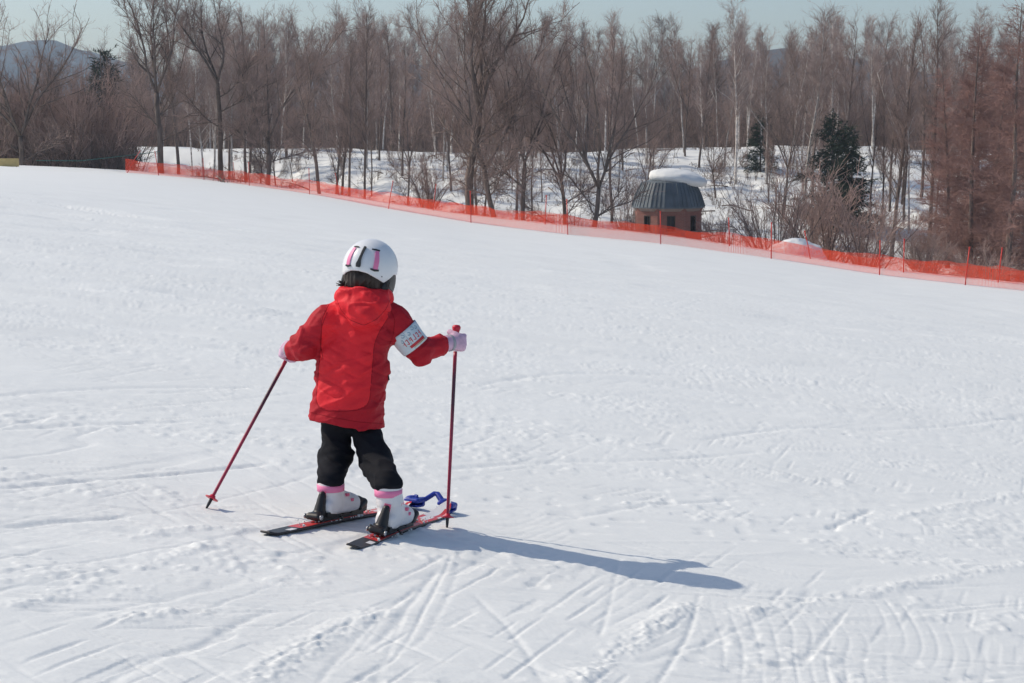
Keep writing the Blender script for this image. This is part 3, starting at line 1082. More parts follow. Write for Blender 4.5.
# ================================================================ safety fences
def net_material(name, dens):
    m = bpy.data.materials.new(name); m.use_nodes = True
    t = m.node_tree; N = t.nodes; L = t.links
    N.remove(N['Principled BSDF'])
    out = N['Material Output']
    uv = N.new('ShaderNodeUVMap')
    sp = N.new('ShaderNodeSeparateXYZ'); L.new(uv.outputs['UV'], sp.inputs[0])
    def strand(sock, cell):
        a = N.new('ShaderNodeMath'); a.operation = 'DIVIDE'; a.inputs[1].default_value = cell; L.new(sock, a.inputs[0])
        f = N.new('ShaderNodeMath'); f.operation = 'FRACT'; L.new(a.outputs[0], f.inputs[0])
        c = N.new('ShaderNodeMath'); c.operation = 'LESS_THAN'; c.inputs[1].default_value = dens; L.new(f.outputs[0], c.inputs[0])
        return c.outputs[0]
    mx = N.new('ShaderNodeMath'); mx.operation = 'MAXIMUM'
    L.new(strand(sp.outputs['X'], .045), mx.inputs[0]); L.new(strand(sp.outputs['Y'], .045), mx.inputs[1])
    df = N.new('ShaderNodeBsdfDiffuse'); df.inputs['Color'].default_value = (.86, .088, .040, 1)
    tl = N.new('ShaderNodeBsdfTranslucent'); tl.inputs['Color'].default_value = (.86, .088, .040, 1)
    m1 = N.new('ShaderNodeMixShader'); m1.inputs[0].default_value = .4
    L.new(df.outputs[0], m1.inputs[1]); L.new(tl.outputs[0], m1.inputs[2])
    tr = N.new('ShaderNodeBsdfTransparent')
    m2 = N.new('ShaderNodeMixShader')
    L.new(mx.outputs[0], m2.inputs[0]); L.new(tr.outputs[0], m2.inputs[1]); L.new(m1.outputs[0], m2.inputs[2])
    L.new(m2.outputs[0], out.inputs['Surface'])
    return m


M['net'] = net_material('orange_net', .225)
M['post'] = mat('post_orange', (.62, .045, .03), .5, .3, vary=.1)


def fence(label, posts, y_off, net_h, post_h, px_range, seed, lean=None):
    """posts: photo columns; the net follows the ground between them"""
    rr = np.random.default_rng(seed)
    pts = []
    for px in np.arange(px_range[0], px_range[1] + .1, 3.0):
        u = ray(px, 220)[0]
        y = float(fence_y(np.array([u]))[0]) + y_off * float(berm(u)) / 9
        x = u * y
        pts.append((x, y, tz(x, y), px))
    pts = np.array(pts)
    root = empty('safety_fence', pts[len(pts) // 2, :3])
    org = pts[len(pts) // 2, :3]
    tag(root, label, 'fence')
    s = np.concatenate([[0], np.cumsum(np.linalg.norm(np.diff(pts[:, :3], axis=0), axis=1))])
    near_post = np.min(np.abs(pts[:, 3][:, None] - np.array(posts)[None, :]), axis=1)
    sag = .14 * np.clip(near_post / 40, 0, 1) + .06 * noise2(s / 1.5, s * 0, seed) + .04 * noise2(s / .5, s * 0, seed + 5)
    G = np.zeros((5, len(pts), 3))
    for k in range(5):
        f = k / 4
        G[k, :, 0] = pts[:, 0]
        G[k, :, 1] = pts[:, 1] + .06 * noise2(s / 1.2, s * 0 + k, seed + 2)
        G[k, :, 2] = pts[:, 2] + .04 + f * (net_h - sag)
    b = MB(); b.grid(G)
    o = b.build('net', M['net'], root, True, origin=org)
    uvl = o.data.uv_layers.new(name='UVMap')
    li = np.empty(len(o.data.loops), np.int32); o.data.loops.foreach_get('vertex_index', li)
    n = len(pts)
    gath = s + .5 * noise2(s / 2.2, s * 0, seed + 7)
    uv = np.stack([gath[li % n], (li // n) / 4 * net_h * 1.15], -1)
    uvl.data.foreach_set('uv', uv.astype(np.float32).ravel())
    for px in posts:
        u = ray(px, 220)[0]
        y = float(fence_y(np.array([u]))[0]) + y_off * float(berm(u)) / 9 - .05
        x = u * y; z = tz(x, y)
        dx = rr.normal() * (.09 if y_off == 0 else .16) if not (lean and px in lean) else lean[px]
        top = post_h * (.92 + .16 * rr.random())
        pb = MB(); pb.tube([(x, y, z - .2), (x + dx * .5, y, z + top * .5), (x + dx, y, z + top)], .024, 8)
        pb.lathe([(.0, .0), (.034, .0), (.034, .06), (0, .07)], (x + dx, y, z + top - .01), k=8)
        pb.build('post', M['post'], root, True, origin=org)


fence('orange net fence on red posts, front row along the slope edge', [127, 160, 205, 250, 310, 388, 471, 568, 661, 772, 881, 967, 1040, 1120], 0, .88, 1.55, (127, 1130), 3, {127: 1.0})
fence('second orange net fence behind the front row along the crest', [236, 340, 433, 545, 730, 812, 905, 1000, 1090], 7.5, .60, 1.35, (150, 1130), 9)

# ================================================================ hut with a snow cap
def hut():
    y = 105.0
    c = P(668, 225, y)
    ground = c[2] - 1.6
    o3 = np.array([c[0], y, ground])
    k = y / FPX                       # metres per photo pixel at the hut
    root = empty('hut', o3)
    tag(root, 'small eight sided red brick hut with dark metal roof below the slope', 'hut')
    brick = principled('brick', (.27, .095, .072), .85, .15)
    t = brick.node_tree; N = t.nodes; L = t.links
    uv = N.new('ShaderNodeUVMap')
    br = N.new('ShaderNodeTexBrick'); br.inputs['Scale'].default_value = 1.0
    br.inputs['Brick Width'].default_value = .22; br.inputs['Row Height'].default_value = .075; br.inputs['Mortar Size'].default_value = .008
    br.inputs['Color1'].default_value = (.25, .100, .080, 1); br.inputs['Color2'].default_value = (.20, .078, .064, 1); br.inputs['Mortar'].default_value = (.22, .17, .15, 1)
    L.new(uv.outputs['UV'], br.inputs['Vector']); L.new(br.outputs['Color'], N['Principled BSDF'].inputs['Base Color'])
    metal = mat('roof_metal', (.115, .140, .162), .62, .4, .1, vary=.18, scale=1.5)
    dark = mat('window_glass', (.02, .022, .025), .15, .5, vary=.1)
    frame = mat('window_frame', (.05, .035, .03), .6, .3, vary=.1)
    Rw = 32.0 * k / math.cos(R(22.5))
    Rr = 36.5 * k
    Rt = 26.5 * k
    z_e = P(668, 206, y)[2] - ground
    z_t = P(668, 182, y)[2] - ground
    ang = [R(22.5 + 45 * i) for i in range(8)]
    ang16 = [R(11.25 + 22.5 * i) for i in range(16)]
    ring = lambda r_, z: np.array([[r_ * math.sin(a), -r_ * math.cos(a), z] for a in ang])
    ring16 = lambda r_, z: np.array([[r_ * math.sin(a), -r_ * math.cos(a), z] for a in ang16])
    # walls: each face a panel with a window hole on every side but the back
    wb = MB(); uvs = []
    z0, z1 = -1.2, z_e
    w_b, w_t = P(668, 230, y)[2] - ground, P(668, 214.5, y)[2] - ground
    holes = []
    for i in range(8):
        a, b2 = ring(Rw, 0)[i], ring(Rw, 0)[(i + 1) % 8]
        e = b2 - a; ln = np.linalg.norm(e); e /= ln
        hw = .26 if ln > 1 else .2
        us_ = [0, ln / 2 - hw, ln / 2 + hw, ln]; zs = [z0, w_b, w_t, z1]
        for p in range(3):
            for q in range(3):
                if p == 1 and q == 1: continue
                V = [a + e * us_[p] + [0, 0, zs[q]], a + e * us_[p + 1] + [0, 0, zs[q]], a + e * us_[p + 1] + [0, 0, zs[q + 1]], a + e * us_[p] + [0, 0, zs[q + 1]]]
                wb.add(V, [[0, 1, 2, 3]])
                uvs += [(us_[p] + i * ln, zs[q]), (us_[p + 1] + i * ln, zs[q]), (us_[p + 1] + i * ln, zs[q + 1]), (us_[p] + i * ln, zs[q + 1])]
        nrm = np.array([e[1], -e[0], 0])
        holes.append((a + e * ln / 2, e, nrm, hw))
    w = wb.build('wall', brick, root, False)
    ul = w.data.uv_layers.new(name='UVMap')
    ul.data.foreach_set('uv', np.array(uvs, np.float32).ravel())
    for (c0, e, nrm, hw) in holes:
        ax = np.array([e, -nrm, [0, 0, 1]])
        zc = (w_b + w_t) / 2; hh = (w_t - w_b) / 2
        fb = MB()
        inn = -nrm * .10
        for sg in (-1, 1):
            fb.box(c0 + inn * .6 + e * sg * (hw - .025) + [0, 0, zc], (.025, .07, hh), ax)
            fb.box(c0 + inn * .6 + [0, 0, zc + sg * (hh - .025)], (hw - .05, .07, .025), ax)
        fb.box(c0 + inn + [0, 0, zc], (.015, .02, hh - .05), ax)
        f = fb.build('window', frame, root)
        gb = MB(); gb.box(c0 + inn * 1.4 + [0, 0, zc], (hw - .05, .01, hh - .05), ax)
        gb.build('pane', dark, f)
        sb = MB(); sb.box(c0 + nrm * .03 + [0, 0, w_b - .03], (hw + .06, .09, .03), ax)
        sb.build('sill', brick, f)
    # corbelled brick course under the eaves
    cb = MB()
    A0, A1 = ring16(Rw - .06, z_e - .26), ring16(Rr - .06, z_e - .03)
    cb.grid(np.array([A0, A1]), True)
    cb.build('eaves', brick, root)
    rb = MB()
    r0, r1 = ring16(Rr, z_e), ring16(Rt, z_t)
    rm = ring16((Rr + Rt) / 2 + .07, (z_e + z_t) / 2)
    low, apex = ring16(Rr, z_e - .08), ring16(.25, z_t + .40)
    rb.grid(np.array([ring16(Rw - .3, z_e - .08), low, r0, rm, r1, apex, ring16(.01, z_t + .40)]), True)
    # standing seams
    for i in range(32):
        ii = i % 16
        lo_r, hi_r = (r0, rm) if i < 16 else (rm, r1)
        a, b2, c2, d2 = lo_r[ii], lo_r[(ii + 1) % 16], hi_r[(ii + 1) % 16], hi_r[ii]
        for s in range(3):
            f = s / 3 + .02
            p0 = a * (1 - f) + b2 * f; p1 = d2 * (1 - f) + c2 * f
            d = p1 - p0; ln = np.linalg.norm(d); d /= ln
            e = (b2 - a) / np.linalg.norm(b2 - a); n_ = np.cross(e, d); n_ = n_ if n_[2] > 0 else -n_
            rb.box((p0 + p1) / 2 + n_ * .02, (.014, ln / 2, .018), np.array([e, d, n_]))
    rb.build('roof', metal, root)
    # snow slab sliding off towards the right, overhanging
    def f(p):
        d = s_ell(p, (-.05, 0, 0), (1.95, 1.5, .80))
        d = np.maximum(d, s_box(p, (0, 0, .35), (1.9, 1.6, .72), .3))
        q = p.copy()
        d = s_un(d, s_ell(q, (.80, -.1, -.02), (1.12, 1.25, .44)), .25)
        return d + .035 * noise3(p * 2.2, 3) + .012 * noise3(p * 7, 4)
    V, Q = surf(f, (-2.3, -2, -1), (2.3, 2, 1.2), .07)
    ca, sa = math.cos(R(9)), math.sin(R(9))
    V = np.stack([V[:, 0] * ca + V[:, 2] * sa, V[:, 1], -V[:, 0] * sa + V[:, 2] * ca], -1)
    cc = P(677.5, 178.8, y) + np.array([0, -.05, 0])
    s = link_mesh('snow_slab', V * np.array([.93, 1, .76]), Q, M['bank_snow'])
    s.location = cc
    tag(s, 'thick smooth slab of snow slumped on the hut roof', 'snow slab')


hut()

def mound():
    y = 88.0
    b = foot_at(797, y)
    top = P(797, 236.5, y)[2]
    hh = top - b[2]
    def f(p):
        d = s_ell(p, (0, 0, 0), (1.75, 1.5, hh))
        return d + .16 * noise3(p * 1.3, 8) + .04 * noise3(p * 5, 9)
    V, Q = surf(f, (-2.3, -2, -.6), (2.3, 2, hh + .6), .09)
    s = link_mesh('snow_mound', V, Q, M['bank_snow'])
    s.location = b
    tag(s, 'rounded snow mound behind the net under bare shrubs', 'snow mound')


mound()

def board():
    y = 108.0
    c = P(9, 162.5, y)
    r0 = empty('board', (c[0], y, tz(c[0], y)))
    tag(r0, 'low yellow board standing at the far left edge of the slope', 'board')
    org = np.array(r0.location)
    b = MB(); b.box(c, (.62, .03, .26))
    b.build('panel', mat('board_yellow', (.50, .38, .17), .7, .2, vary=.15, scale=3), r0, origin=org)
    for dx in (-.45, .45):
        l = MB(); l.box((c[0] + dx, y + .06, c[2] - .5), (.03, .025, .8))
        l.build('stake', M['bark'], r0, origin=org)


board()

def rope():
    a = [P(36, 160.5, 112), P(80, 160.8, 114), P(128, 155.5, 118), P(160, 151.5, 121)]
    a = np.array(a)
    t = np.linspace(0, 3, 40)
    pts = np.stack([np.interp(t, range(4), a[:, i]) for i in range(3)], -1)
    b = MB(); b.tube(pts, .022, 5)
    o = b.build('rope', mat('rope_green', (.05, .16, .14), .8, .1, vary=.1), smooth_shade=True)
    tag(o, 'thin green rope strung before the left thicket', 'rope')


rope()

# ================================================================ the child on skis
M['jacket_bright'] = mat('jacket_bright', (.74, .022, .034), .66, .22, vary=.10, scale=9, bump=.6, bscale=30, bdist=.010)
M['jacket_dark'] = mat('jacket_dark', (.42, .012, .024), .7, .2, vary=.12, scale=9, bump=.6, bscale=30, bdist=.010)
M['trousers'] = mat('trousers', (.013, .014, .018), .85, .10, vary=.2, scale=10, bump=.4, bscale=30, bdist=.006)
M['glove'] = mat('glove', (.62, .42, .55), .75, .2, vary=.16, scale=24, bump=.3, bscale=60, bdist=.003)
M['glove_trim'] = mat('glove_trim', (.36, .37, .40), .7, .2, vary=.1)
M['skin'] = mat('skin', (.60, .40, .31), .55, .35, vary=.05)
M['lips'] = principled('lips', (.50, .20, .18), .5)
M['eye'] = principled('eye', (.02, .015, .012), .2, .5)
M['hair'] = mat('hair', (.030, .020, .016), .5, .4, vary=.35, scale=40, stretch=(1, 1, .2))
M['shell'] = mat('helmet_white', (.74, .76, .78), .32, .5, vary=.03)
M['black'] = mat('black_plastic', (.018, .018, .020), .42, .4, vary=.15)
M['helmet_grey'] = mat('helmet_grey', (.022, .024, .028), .5, .4, vary=.1)
M['pink'] = mat('pink', (.80, .23, .42), .5, .35, vary=.06)
M['boot'] = mat('boot_white', (.74, .72, .73), .4, .45, vary=.05, scale=12)
M['rose'] = mat('boot_rose', (.75, .13, .25), .45, .4, vary=.1)
M['ski_red'] = mat('ski_red', (.62, .045, .045), .35, .5, vary=.08, scale=14)
M['ski_white'] = mat('ski_white', (.74, .74, .75), .35, .5, vary=.05)
M['ski_black'] = mat('ski_black', (.03, .03, .034), .4, .45, vary=.15)
M['steel'] = mat('steel', (.45, .46, .48), .35, .5, .9, vary=.05)
M['blue'] = mat('blue_plastic', (.020, .045, .34), .4, .45, vary=.12, scale=20)
M['pole_red'] = mat('pole_red', (.60, .015, .045), .4, .45, vary=.08)
M['band_white'] = mat('armband_white', (.62, .70, .74), .5, .35, vary=.06, scale=30)
M['ink_red'] = principled('ink_red', (.60, .06, .07), .6)
M['ink_blue'] = principled('ink_blue', (.22, .36, .46), .6)
M['ink_yellow'] = principled('ink_yellow', (.62, .52, .22), .6)

NRM = np.array([PB, PA, 1.0]); NRM /= np.linalg.norm(NRM)
CH = (on_piste(341, 519) + on_piste(396, 531)) / 2            # between the feet
HEAD_AZ = R(20)                                               # the child looks this far right of straight ahead
FW = np.array([math.sin(HEAD_AZ), math.cos(HEAD_AZ), 0.]); RT = np.array([math.cos(HEAD_AZ), -math.sin(HEAD_AZ), 0.])
UP = np.array([0, 0, 1.0])
child = empty('person', CH)
tag(child, 'small child seen from behind in red jacket and white helmet holding two poles', 'person')


def part(name, V, Q, mats, parent=None, midx=None, smooth_shade=True):
    return link_mesh(name, V, Q, mats, parent or child, smooth_shade, midx, origin=CH)


def project(V):
    d = V - np.array([0, 0, CAM_H])
    ct, st = math.cos(PITCH), math.sin(PITCH)
    zf = d[:, 1] * ct - d[:, 2] * st
    zu = d[:, 1] * st + d[:, 2] * ct
    return W / 2 + FPX * d[:, 0] / zf, H_IMG / 2 - FPX * zu / zf


Y0 = 6.47
PXM = Y0 / FPX
# ---- joints
J = dict(
    head=P(369, 268, 6.47), neck=P(366, 294, 6.47),
    sh_l=P(328, 320, 6.46), el_l=P(305.5, 345, 6.47), wr_l=P(296, 350, 6.53),
    sh_r=P(394, 320, 6.46), el_r=P(419, 351, 6.47), wr_r=P(441, 345, 6.55),
    hip_l=P(338, 424, 6.49), kn_l=P(337.5, 452, 6.50), an_l=P(332.5, 486, 6.49),
    hip_r=P(363.5, 426, 6.475), kn_r=P(377, 456, 6.45), an_r=P(388, 490, 6.39))
HR = P(455, 341, 6.62)      # right hand on its grip
HL = P(290.5, 352, 6.60)

# ---- skis, boots, bindings
def slope_frame(h):
    h = np.array([h[0], h[1], 0.0]); h /= np.linalg.norm(h)
    f = h - NRM * (h @ NRM); f /= np.linalg.norm(f)
    return np.cross(f, NRM), f, NRM


def make_ski(tail, tip, boot_px, label, edge):
    r_, f, n = slope_frame(tip - tail)
    L_ = np.linalg.norm(tip - tail)
    # roll the ski a little onto its inside edge
    ro = R(edge); r2 = r_ * math.cos(ro) + n * math.sin(ro); n2 = n * math.cos(ro) - r_ * math.sin(ro)
    org = tail.copy()
    root = empty('ski', org)
    tag(root, label, 'ski', None)
    to = lambda x, y, z: org + r2 * x + f * y + n2 * z
    ts = np.concatenate([np.linspace(0, .84, 40), np.linspace(.85, 1, 18)])
    hw = np.interp(ts, [0, .02, .08, .45, .80, .90, .96, 1], [.022, .029, .033, .027, .037, .035, .024, .004])
    lift = .050 * np.clip((ts - .86) / .14, 0, 1) ** 1.8 + .010 * np.clip((.05 - ts) / .05, 0, 1) ** 2 + .002
    th = np.interp(ts, [0, .3, .5, .7, 1], [.007, .013, .016, .012, .006])
    top = np.array([[to(hw[i] * s * .94, ts[i] * L_, lift[i] + th[i]) for s in np.linspace(-1, 1, 9)] for i in range(len(ts))])
    bot = np.array([[to(hw[i] * s, ts[i] * L_, lift[i]) for s in np.linspace(-1, 1, 9)] for i in range(len(ts))])
    b = MB(); b.slab(bot, (top - bot) * .88)
    b.build('deck', M['ski_black'], root, True, origin=org)
    # printed top sheet: black tail, red body with a white streak, white and red shovel
    g = MB()
    A = bot + (top - bot) * .86; B = top
    g.slab(A, B - A)
    V, F, _ = g.arrays()
    c = V[F[0]].mean(1) - org
    y = (c @ f) / L_; x = (c @ r2) / .04
    mi = np.ones(len(y), int)
    mi[y < .17] = 0
    mi[(y < .16) & (y > .10) & (x > .25)] = 2
    mi[(y > .70) & (np.abs(x) < .5)] = 2
    mi[(y > .80)] = 2
    mi[(y > .80) & (x > .25) & (x < .6)] = 1
    link_mesh('top_sheet', V, F, [M['ski_black'], M['ski_red'], M['ski_white']], root, False, mi, origin=org)
    ss = np.linspace(.2, .8, 400)
    bc = float(ss[np.argmin(np.abs(project(np.array([to(0, s, .04) for s in ss]))[0] - boot_px))])
    base = .018
    # binding plate and pieces
    pl = MB(); pl.box(to(0, bc, base + .008), (.026, .140, .008), np.array([r2, f, n2]))
    pl.build('binding_plate', M['black'], root, origin=org)
    ax = np.array([r2, f, n2])
    hb = bc - .112
    def fh(p):
        d = s_box(p, to(0, hb - .014, base + .022), (.026, .044, .011), .006, ax)
        d = s_un(d, s_cap(p, to(0, hb - .012, base + .032), to(0, hb + .002, base + .094), .0235, .0145), .007)
        d = s_un(d, s_cap(p, to(-.022, hb - .052, base + .018), to(.022, hb - .052, base + .018), .0125, .0125), .004)
        return d
    V, Q = surf(fh, to(0, hb, .07) - .15, to(0, hb, .07) + .15, .0042)
    heel = link_mesh('heel_binding', V, Q, M['black'], root, True, None, origin=org)
    sb = MB()
    for sg in (-1, 1):
        sb.lathe([(0, 0), (.010, 0), (.010, .004), (0, .004)], to(.034 * sg, hb - .052, base + .018), r2 * sg, 12)
    sb.build('screw', M['steel'], heel, True, origin=org)
    tb = bc + .110
    def ft(p):
        d = s_box(p, to(0, tb + .020, base + .026), (.030, .034, .018), .010, ax)
        for sg in (-1, 1):
            d = s_un(d, s_cap(p, to(sg * .030, tb - .008, base + .030), to(sg * .024, tb + .030, base + .046), .013, .016), .008)
        return s_un(d, s_ell(p, to(0, tb + .020, base + .050), (.022, .026, .020), ax), .01)
    V, Q = surf(ft, to(0, tb, .05) - .11, to(0, tb, .05) + .11, .0042)
    link_mesh('toe_binding', V, Q, M['black'], root, True, None, origin=org)
    for sg in (-1, 1):
        bk = MB()
        bk.tube([to(.03 * sg, bc - .03, base + .012), to(.058 * sg, bc - .05, base + .004), to(.062 * sg, bc - .08, base + .012)], .004, 6)
        bk.build('ski_brake', M['black'], root, True, origin=org)
    PRESS.append((tail - f * .02, tip - f * L_ * .12, .05))
    return dict(to=to, f=f, r=r2, n=n2, bc=bc, base=base, org=org, L=L_)


tail_l, tail_r = on_piste(265, 536), on_piste(351, 549.5)
dl = on_piste(420, 506) - tail_l; dr = on_piste(449, 513) - tail_r
SL = make_ski(tail_l, tail_l + dl / np.linalg.norm(dl) * 1.02, 338, "red topped ski under the child's left boot, tail out in the loose snow", 5)
SR = make_ski(tail_r, tail_r + dr / np.linalg.norm(dr) * .96, 394, "red topped ski under the child's right boot, nearer the camera", -5)



for s, S, row in (('l', SL, 483.5), ('r', SR, 488.5)):
    q = S['to'](0, S['bc'] - .046, .03)
    J['an_' + s] = np.array([q[0], q[1], P(400, row, q[1])[2]])

# ---- trousers
def f_trousers(p):
    d = s_ell(p, (J['hip_l'] + J['hip_r']) / 2 + [0, .0, .05], (.125, .10, .09))
    for s in 'lr':
        h, k, a = J['hip_' + s], J['kn_' + s], J['an_' + s]
        kf = np.array([k[0], (h[1] + a[1]) / 2 + .03, k[2]])
        leg = s_un(s_cap(p, h, kf, .0600, .0595), s_cap(p, kf, a + [0, 0, .012], .0595, .0530), .03)
        leg = np.maximum(leg, a[2] - p[:, 2])
        d = s_un(d, leg, .010)
    # folds bunching at the knees and over the boots
    q = p * np.array([9, 9, 26])
    return d + .002 - .004 * np.clip(1 - 4 * np.abs(noise3(p * np.array([9, 9, 22]) + p[:, :1] * np.array([0, 0, 12]), 23)), 0, 1) + .0050 * noise3(q, 21) + .0040 * noise3(p * np.array([14, 14, 55]), 22)


lo = np.array([J['hip_l'][0] - .16, 6.05, CH[2] + .06]); hi = np.array([J['an_r'][0] + .16, 6.70, J['hip_l'][2] + .14])
V, Q = surf(f_trousers, lo, hi, .0045)
part('trousers', V, Q, M['trousers'])

# ---- jacket
ROWS = np.array([  # photo row, left edge, right edge, half depth
    (292, 345, 385, .060), (300, 336, 392, .075), (310, 327, 398, .086), (322, 322, 398, .093), (340, 319.5, 394, .100), (360, 317, 391, .106),
    (380, 314, 389, .112), (400, 311, 387, .117), (416, 309, 385.5, .121), (432, 308.5, 385, .121)])
rz = np.array([P(350, r_[0], Y0)[2] for r_ in ROWS])[::-1]
rl = np.array([P(r_[1] + 1.3, r_[0], Y0)[0] for r_ in ROWS])[::-1]
rr_ = np.array([P(r_[2] - 1.8, r_[0], Y0)[0] for r_ in ROWS])[::-1]
rb = ROWS[::-1, 3]
HEM_L, HEM_R = P(309, 416, Y0), P(385, 428, Y0)


def f_torso(p):
    z = p[:, 2]
    l_, r_, b = np.interp(z, rz, rl), np.interp(z, rz, rr_), np.interp(z, rz, rb)
    w = (r_ - l_) / 2; cx = (l_ + r_) / 2
    s2, c2 = math.sin(HEAD_AZ) ** 2, math.cos(HEAD_AZ) ** 2
    a = np.sqrt(np.maximum(w * w - b * b * s2, 1e-4) / c2)
    qx = p[:, 0] - cx; qy = p[:, 1] - Y0
    u = qx * RT[0] + qy * RT[1]; v = qx * FW[0] + qy * FW[1]
    e = 2.35
    k = (np.abs(u / a) ** e + np.abs(v / b) ** e) ** (1 / e)
    d = (k - 1) * np.minimum(a, b)
    hem = HEM_L[2] + (HEM_R[2] - HEM_L[2]) * (p[:, 0] - HEM_L[0]) / (HEM_R[0] - HEM_L[0]) - .08 * v * 0
    d = np.maximum(d, hem - z)
    return np.maximum(d, z - rz[-1])


def f_sleeve(p, s):
    sh, el, wr = J['sh_' + s], J['el_' + s], J['wr_' + s]
    ra = (.058, .051, .040) if s == 'r' else (.060, .057, .043)
    d = s_un(s_cap(p, sh, el, ra[0], ra[1]), s_cap(p, el, wr, ra[1] * .97, ra[2]), .015)
    ax = wr - el; ax = ax / np.linalg.norm(ax)
    return np.maximum(d, (p - wr) @ ax - .004)


def f_jacket(p):
    t = f_torso(p)
    # soft folds: across the back, gathered at the waist
    fold = .0065 * noise3(p * np.array([7, 7, 13]), 31) + .0038 * noise3(p * np.array([13, 13, 26]), 32) + .0024 * noise3(np.stack([p[:, 0] * 9 + p[:, 2] * 14, p[:, 1] * 9, p[:, 2] * 46 - p[:, 0] * 20], -1), 36)
    diag = (p[:, 0] - J['neck'][0]) * 7 + p[:, 2] * 16
    fold += .0045 * np.sin(diag + 2.5 * noise3(p * 7, 33)) * smooth((p[:, 2] - (J['neck'][2] - .30)) / .1)
    cr1 = np.clip(1 - 5 * np.abs(noise3(np.stack([p[:, 0] * 6 + p[:, 2] * 7, p[:, 1] * 6, p[:, 2] * 15 - p[:, 0] * 6], -1), 38)), 0, 1)
    cr2 = np.clip(1 - 5 * np.abs(noise3(np.stack([p[:, 0] * 7 - p[:, 2] * 9, p[:, 1] * 7, p[:, 2] * 16 + p[:, 0] * 8], -1), 39)), 0, 1)
    t = t + fold - .0042 * cr1 + .0042 * cr2
    for s in 'lr':
        a = f_sleeve(p, s)
        sh, el = J['sh_' + s], J['el_' + s]
        ax = (el - sh) / np.linalg.norm(el - sh)
        al = (p - sh) @ ax
        flat = 1 - .85 * smooth((al - .030) / .015) * smooth((.150 - al) / .015) * (s == 'r')
        a = a + flat * (.0035 * np.sin(al * 120 + 4 * noise3(p * 12, 34)) * np.exp(-((al - .11) / .06) ** 2) - .0045 * np.clip(1 - 4 * np.abs(noise3(p * 13, 40)), 0, 1) + .0065 * noise3(p * np.array([15, 15, 15]), 35) + .0035 * noise3(p * 30, 37))
        t = s_un(t, a, .022)
    return t


lo = np.array([P(280, 300, Y0)[0], 6.30, HEM_R[2] - .02]); hi = np.array([P(448, 300, Y0)[0], 6.70, P(350, 288, Y0)[2]])
V, Q = surf(f_jacket, lo, hi, .0042)
px_, py_ = project(V)
cx, cy = px_[Q].mean(1), py_[Q].mean(1); cyw = V[Q][:, :, 1].mean(1); cw = V[Q].mean(1)
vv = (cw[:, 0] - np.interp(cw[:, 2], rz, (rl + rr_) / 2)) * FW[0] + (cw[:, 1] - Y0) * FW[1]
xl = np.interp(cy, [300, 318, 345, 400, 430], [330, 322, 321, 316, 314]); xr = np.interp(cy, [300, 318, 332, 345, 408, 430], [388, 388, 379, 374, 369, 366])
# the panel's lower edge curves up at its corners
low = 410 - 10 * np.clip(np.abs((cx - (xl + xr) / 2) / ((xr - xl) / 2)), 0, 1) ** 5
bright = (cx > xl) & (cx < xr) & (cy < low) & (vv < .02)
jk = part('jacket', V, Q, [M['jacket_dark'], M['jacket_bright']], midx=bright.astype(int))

# hood lying on the back
hc = P(364, 300, 6.46)
def f_hood(p):
    q = p - hc
    ring = np.sqrt((np.hypot(q @ RT / 1.06, q @ FW) - .083) ** 2 + ((q[:, 2] - .010 + .10 * (q @ FW)) * .72) ** 2) - .025
    b1 = s_ell(p, P(363, 303, 6.395), (.113, .062, .058), np.array([RT, FW, UP]))
    b2 = s_ell(p, P(364, 312.5, 6.362), (.072, .044, .060), np.array([RT, FW, UP]))
    d = s_un(s_un(ring, b1, .02), b2, .022)
    cut = P(364, 287.5, 6.46)[2]
    d = np.maximum(d, q[:, 2] - (cut - hc[2]) - .02 * np.clip(q @ RT * -1, 0, 1))
    hol = s_cap(p, hc + UP * -.02, hc + UP * .12, .066, .074)
    d = np.maximum(d, -hol)
    cr1 = .0045 * np.sin((q[:, 2] * 80 + (q @ RT) ** 2 * 420)) * smooth((-(q @ FW)) / .05)
    return d + cr1 * 1.3 - .0050 * np.clip(1 - 4 * np.abs(noise3(p * np.array([9, 9, 20]), 43)), 0, 1) + .0060 * noise3(p * np.array([13, 13, 28]), 41) + .003 * noise3(p * 34, 42)


V, Q = surf(f_hood, hc - [.16, .18, .14], hc + [.16, .14, .09], .004)
link_mesh('hood', V, Q, M['jacket_bright'], jk, True, None, origin=CH)
# stitched seams: thin cords lying on the cloth
from mathutils.bvhtree import BVHTree
def seams(obj, paths, name, w, mt):
    me = obj.data
    bvh = BVHTree.FromPolygons([v.co + Vector(CH) for v in me.vertices], [tuple(p_.vertices) for p_ in me.polygons])
    for path in paths:
        q = np.array(path, float)
        t = np.linspace(0, len(q) - 1, 14 * (len(q) - 1) + 1)
        # rounded path
        ex = np.interp(t, range(len(q)), q[:, 0]); ey = np.interp(t, range(len(q)), q[:, 1])
        for _ in range(5):
            ex[1:-1] = (ex[:-2] + 2 * ex[1:-1] + ex[2:]) / 4; ey[1:-1] = (ey[:-2] + 2 * ey[1:-1] + ey[2:]) / 4
        pts = []
        for a_, b_ in zip(ex, ey):
            d_ = ray(a_, b_); d_ = d_ / np.linalg.norm(d_)
            hit = bvh.ray_cast(Vector((0, 0, CAM_H)), Vector(d_))
            if hit[0] is not None and hit[0].y < 6.62: pts.append(np.array(hit[0]))
        if len(pts) > 4:
            pts = np.array(pts)
            jump = np.linalg.norm(np.diff(pts, axis=0), axis=1)
            if jump.max() > .06: pts = pts[:int(np.argmax(jump > .06)) + 1]
            if len(pts) > 4:
                b_ = MB(); b_.tube(pts, w, 5)
                b_.build(name, mt, obj, True, origin=CH)


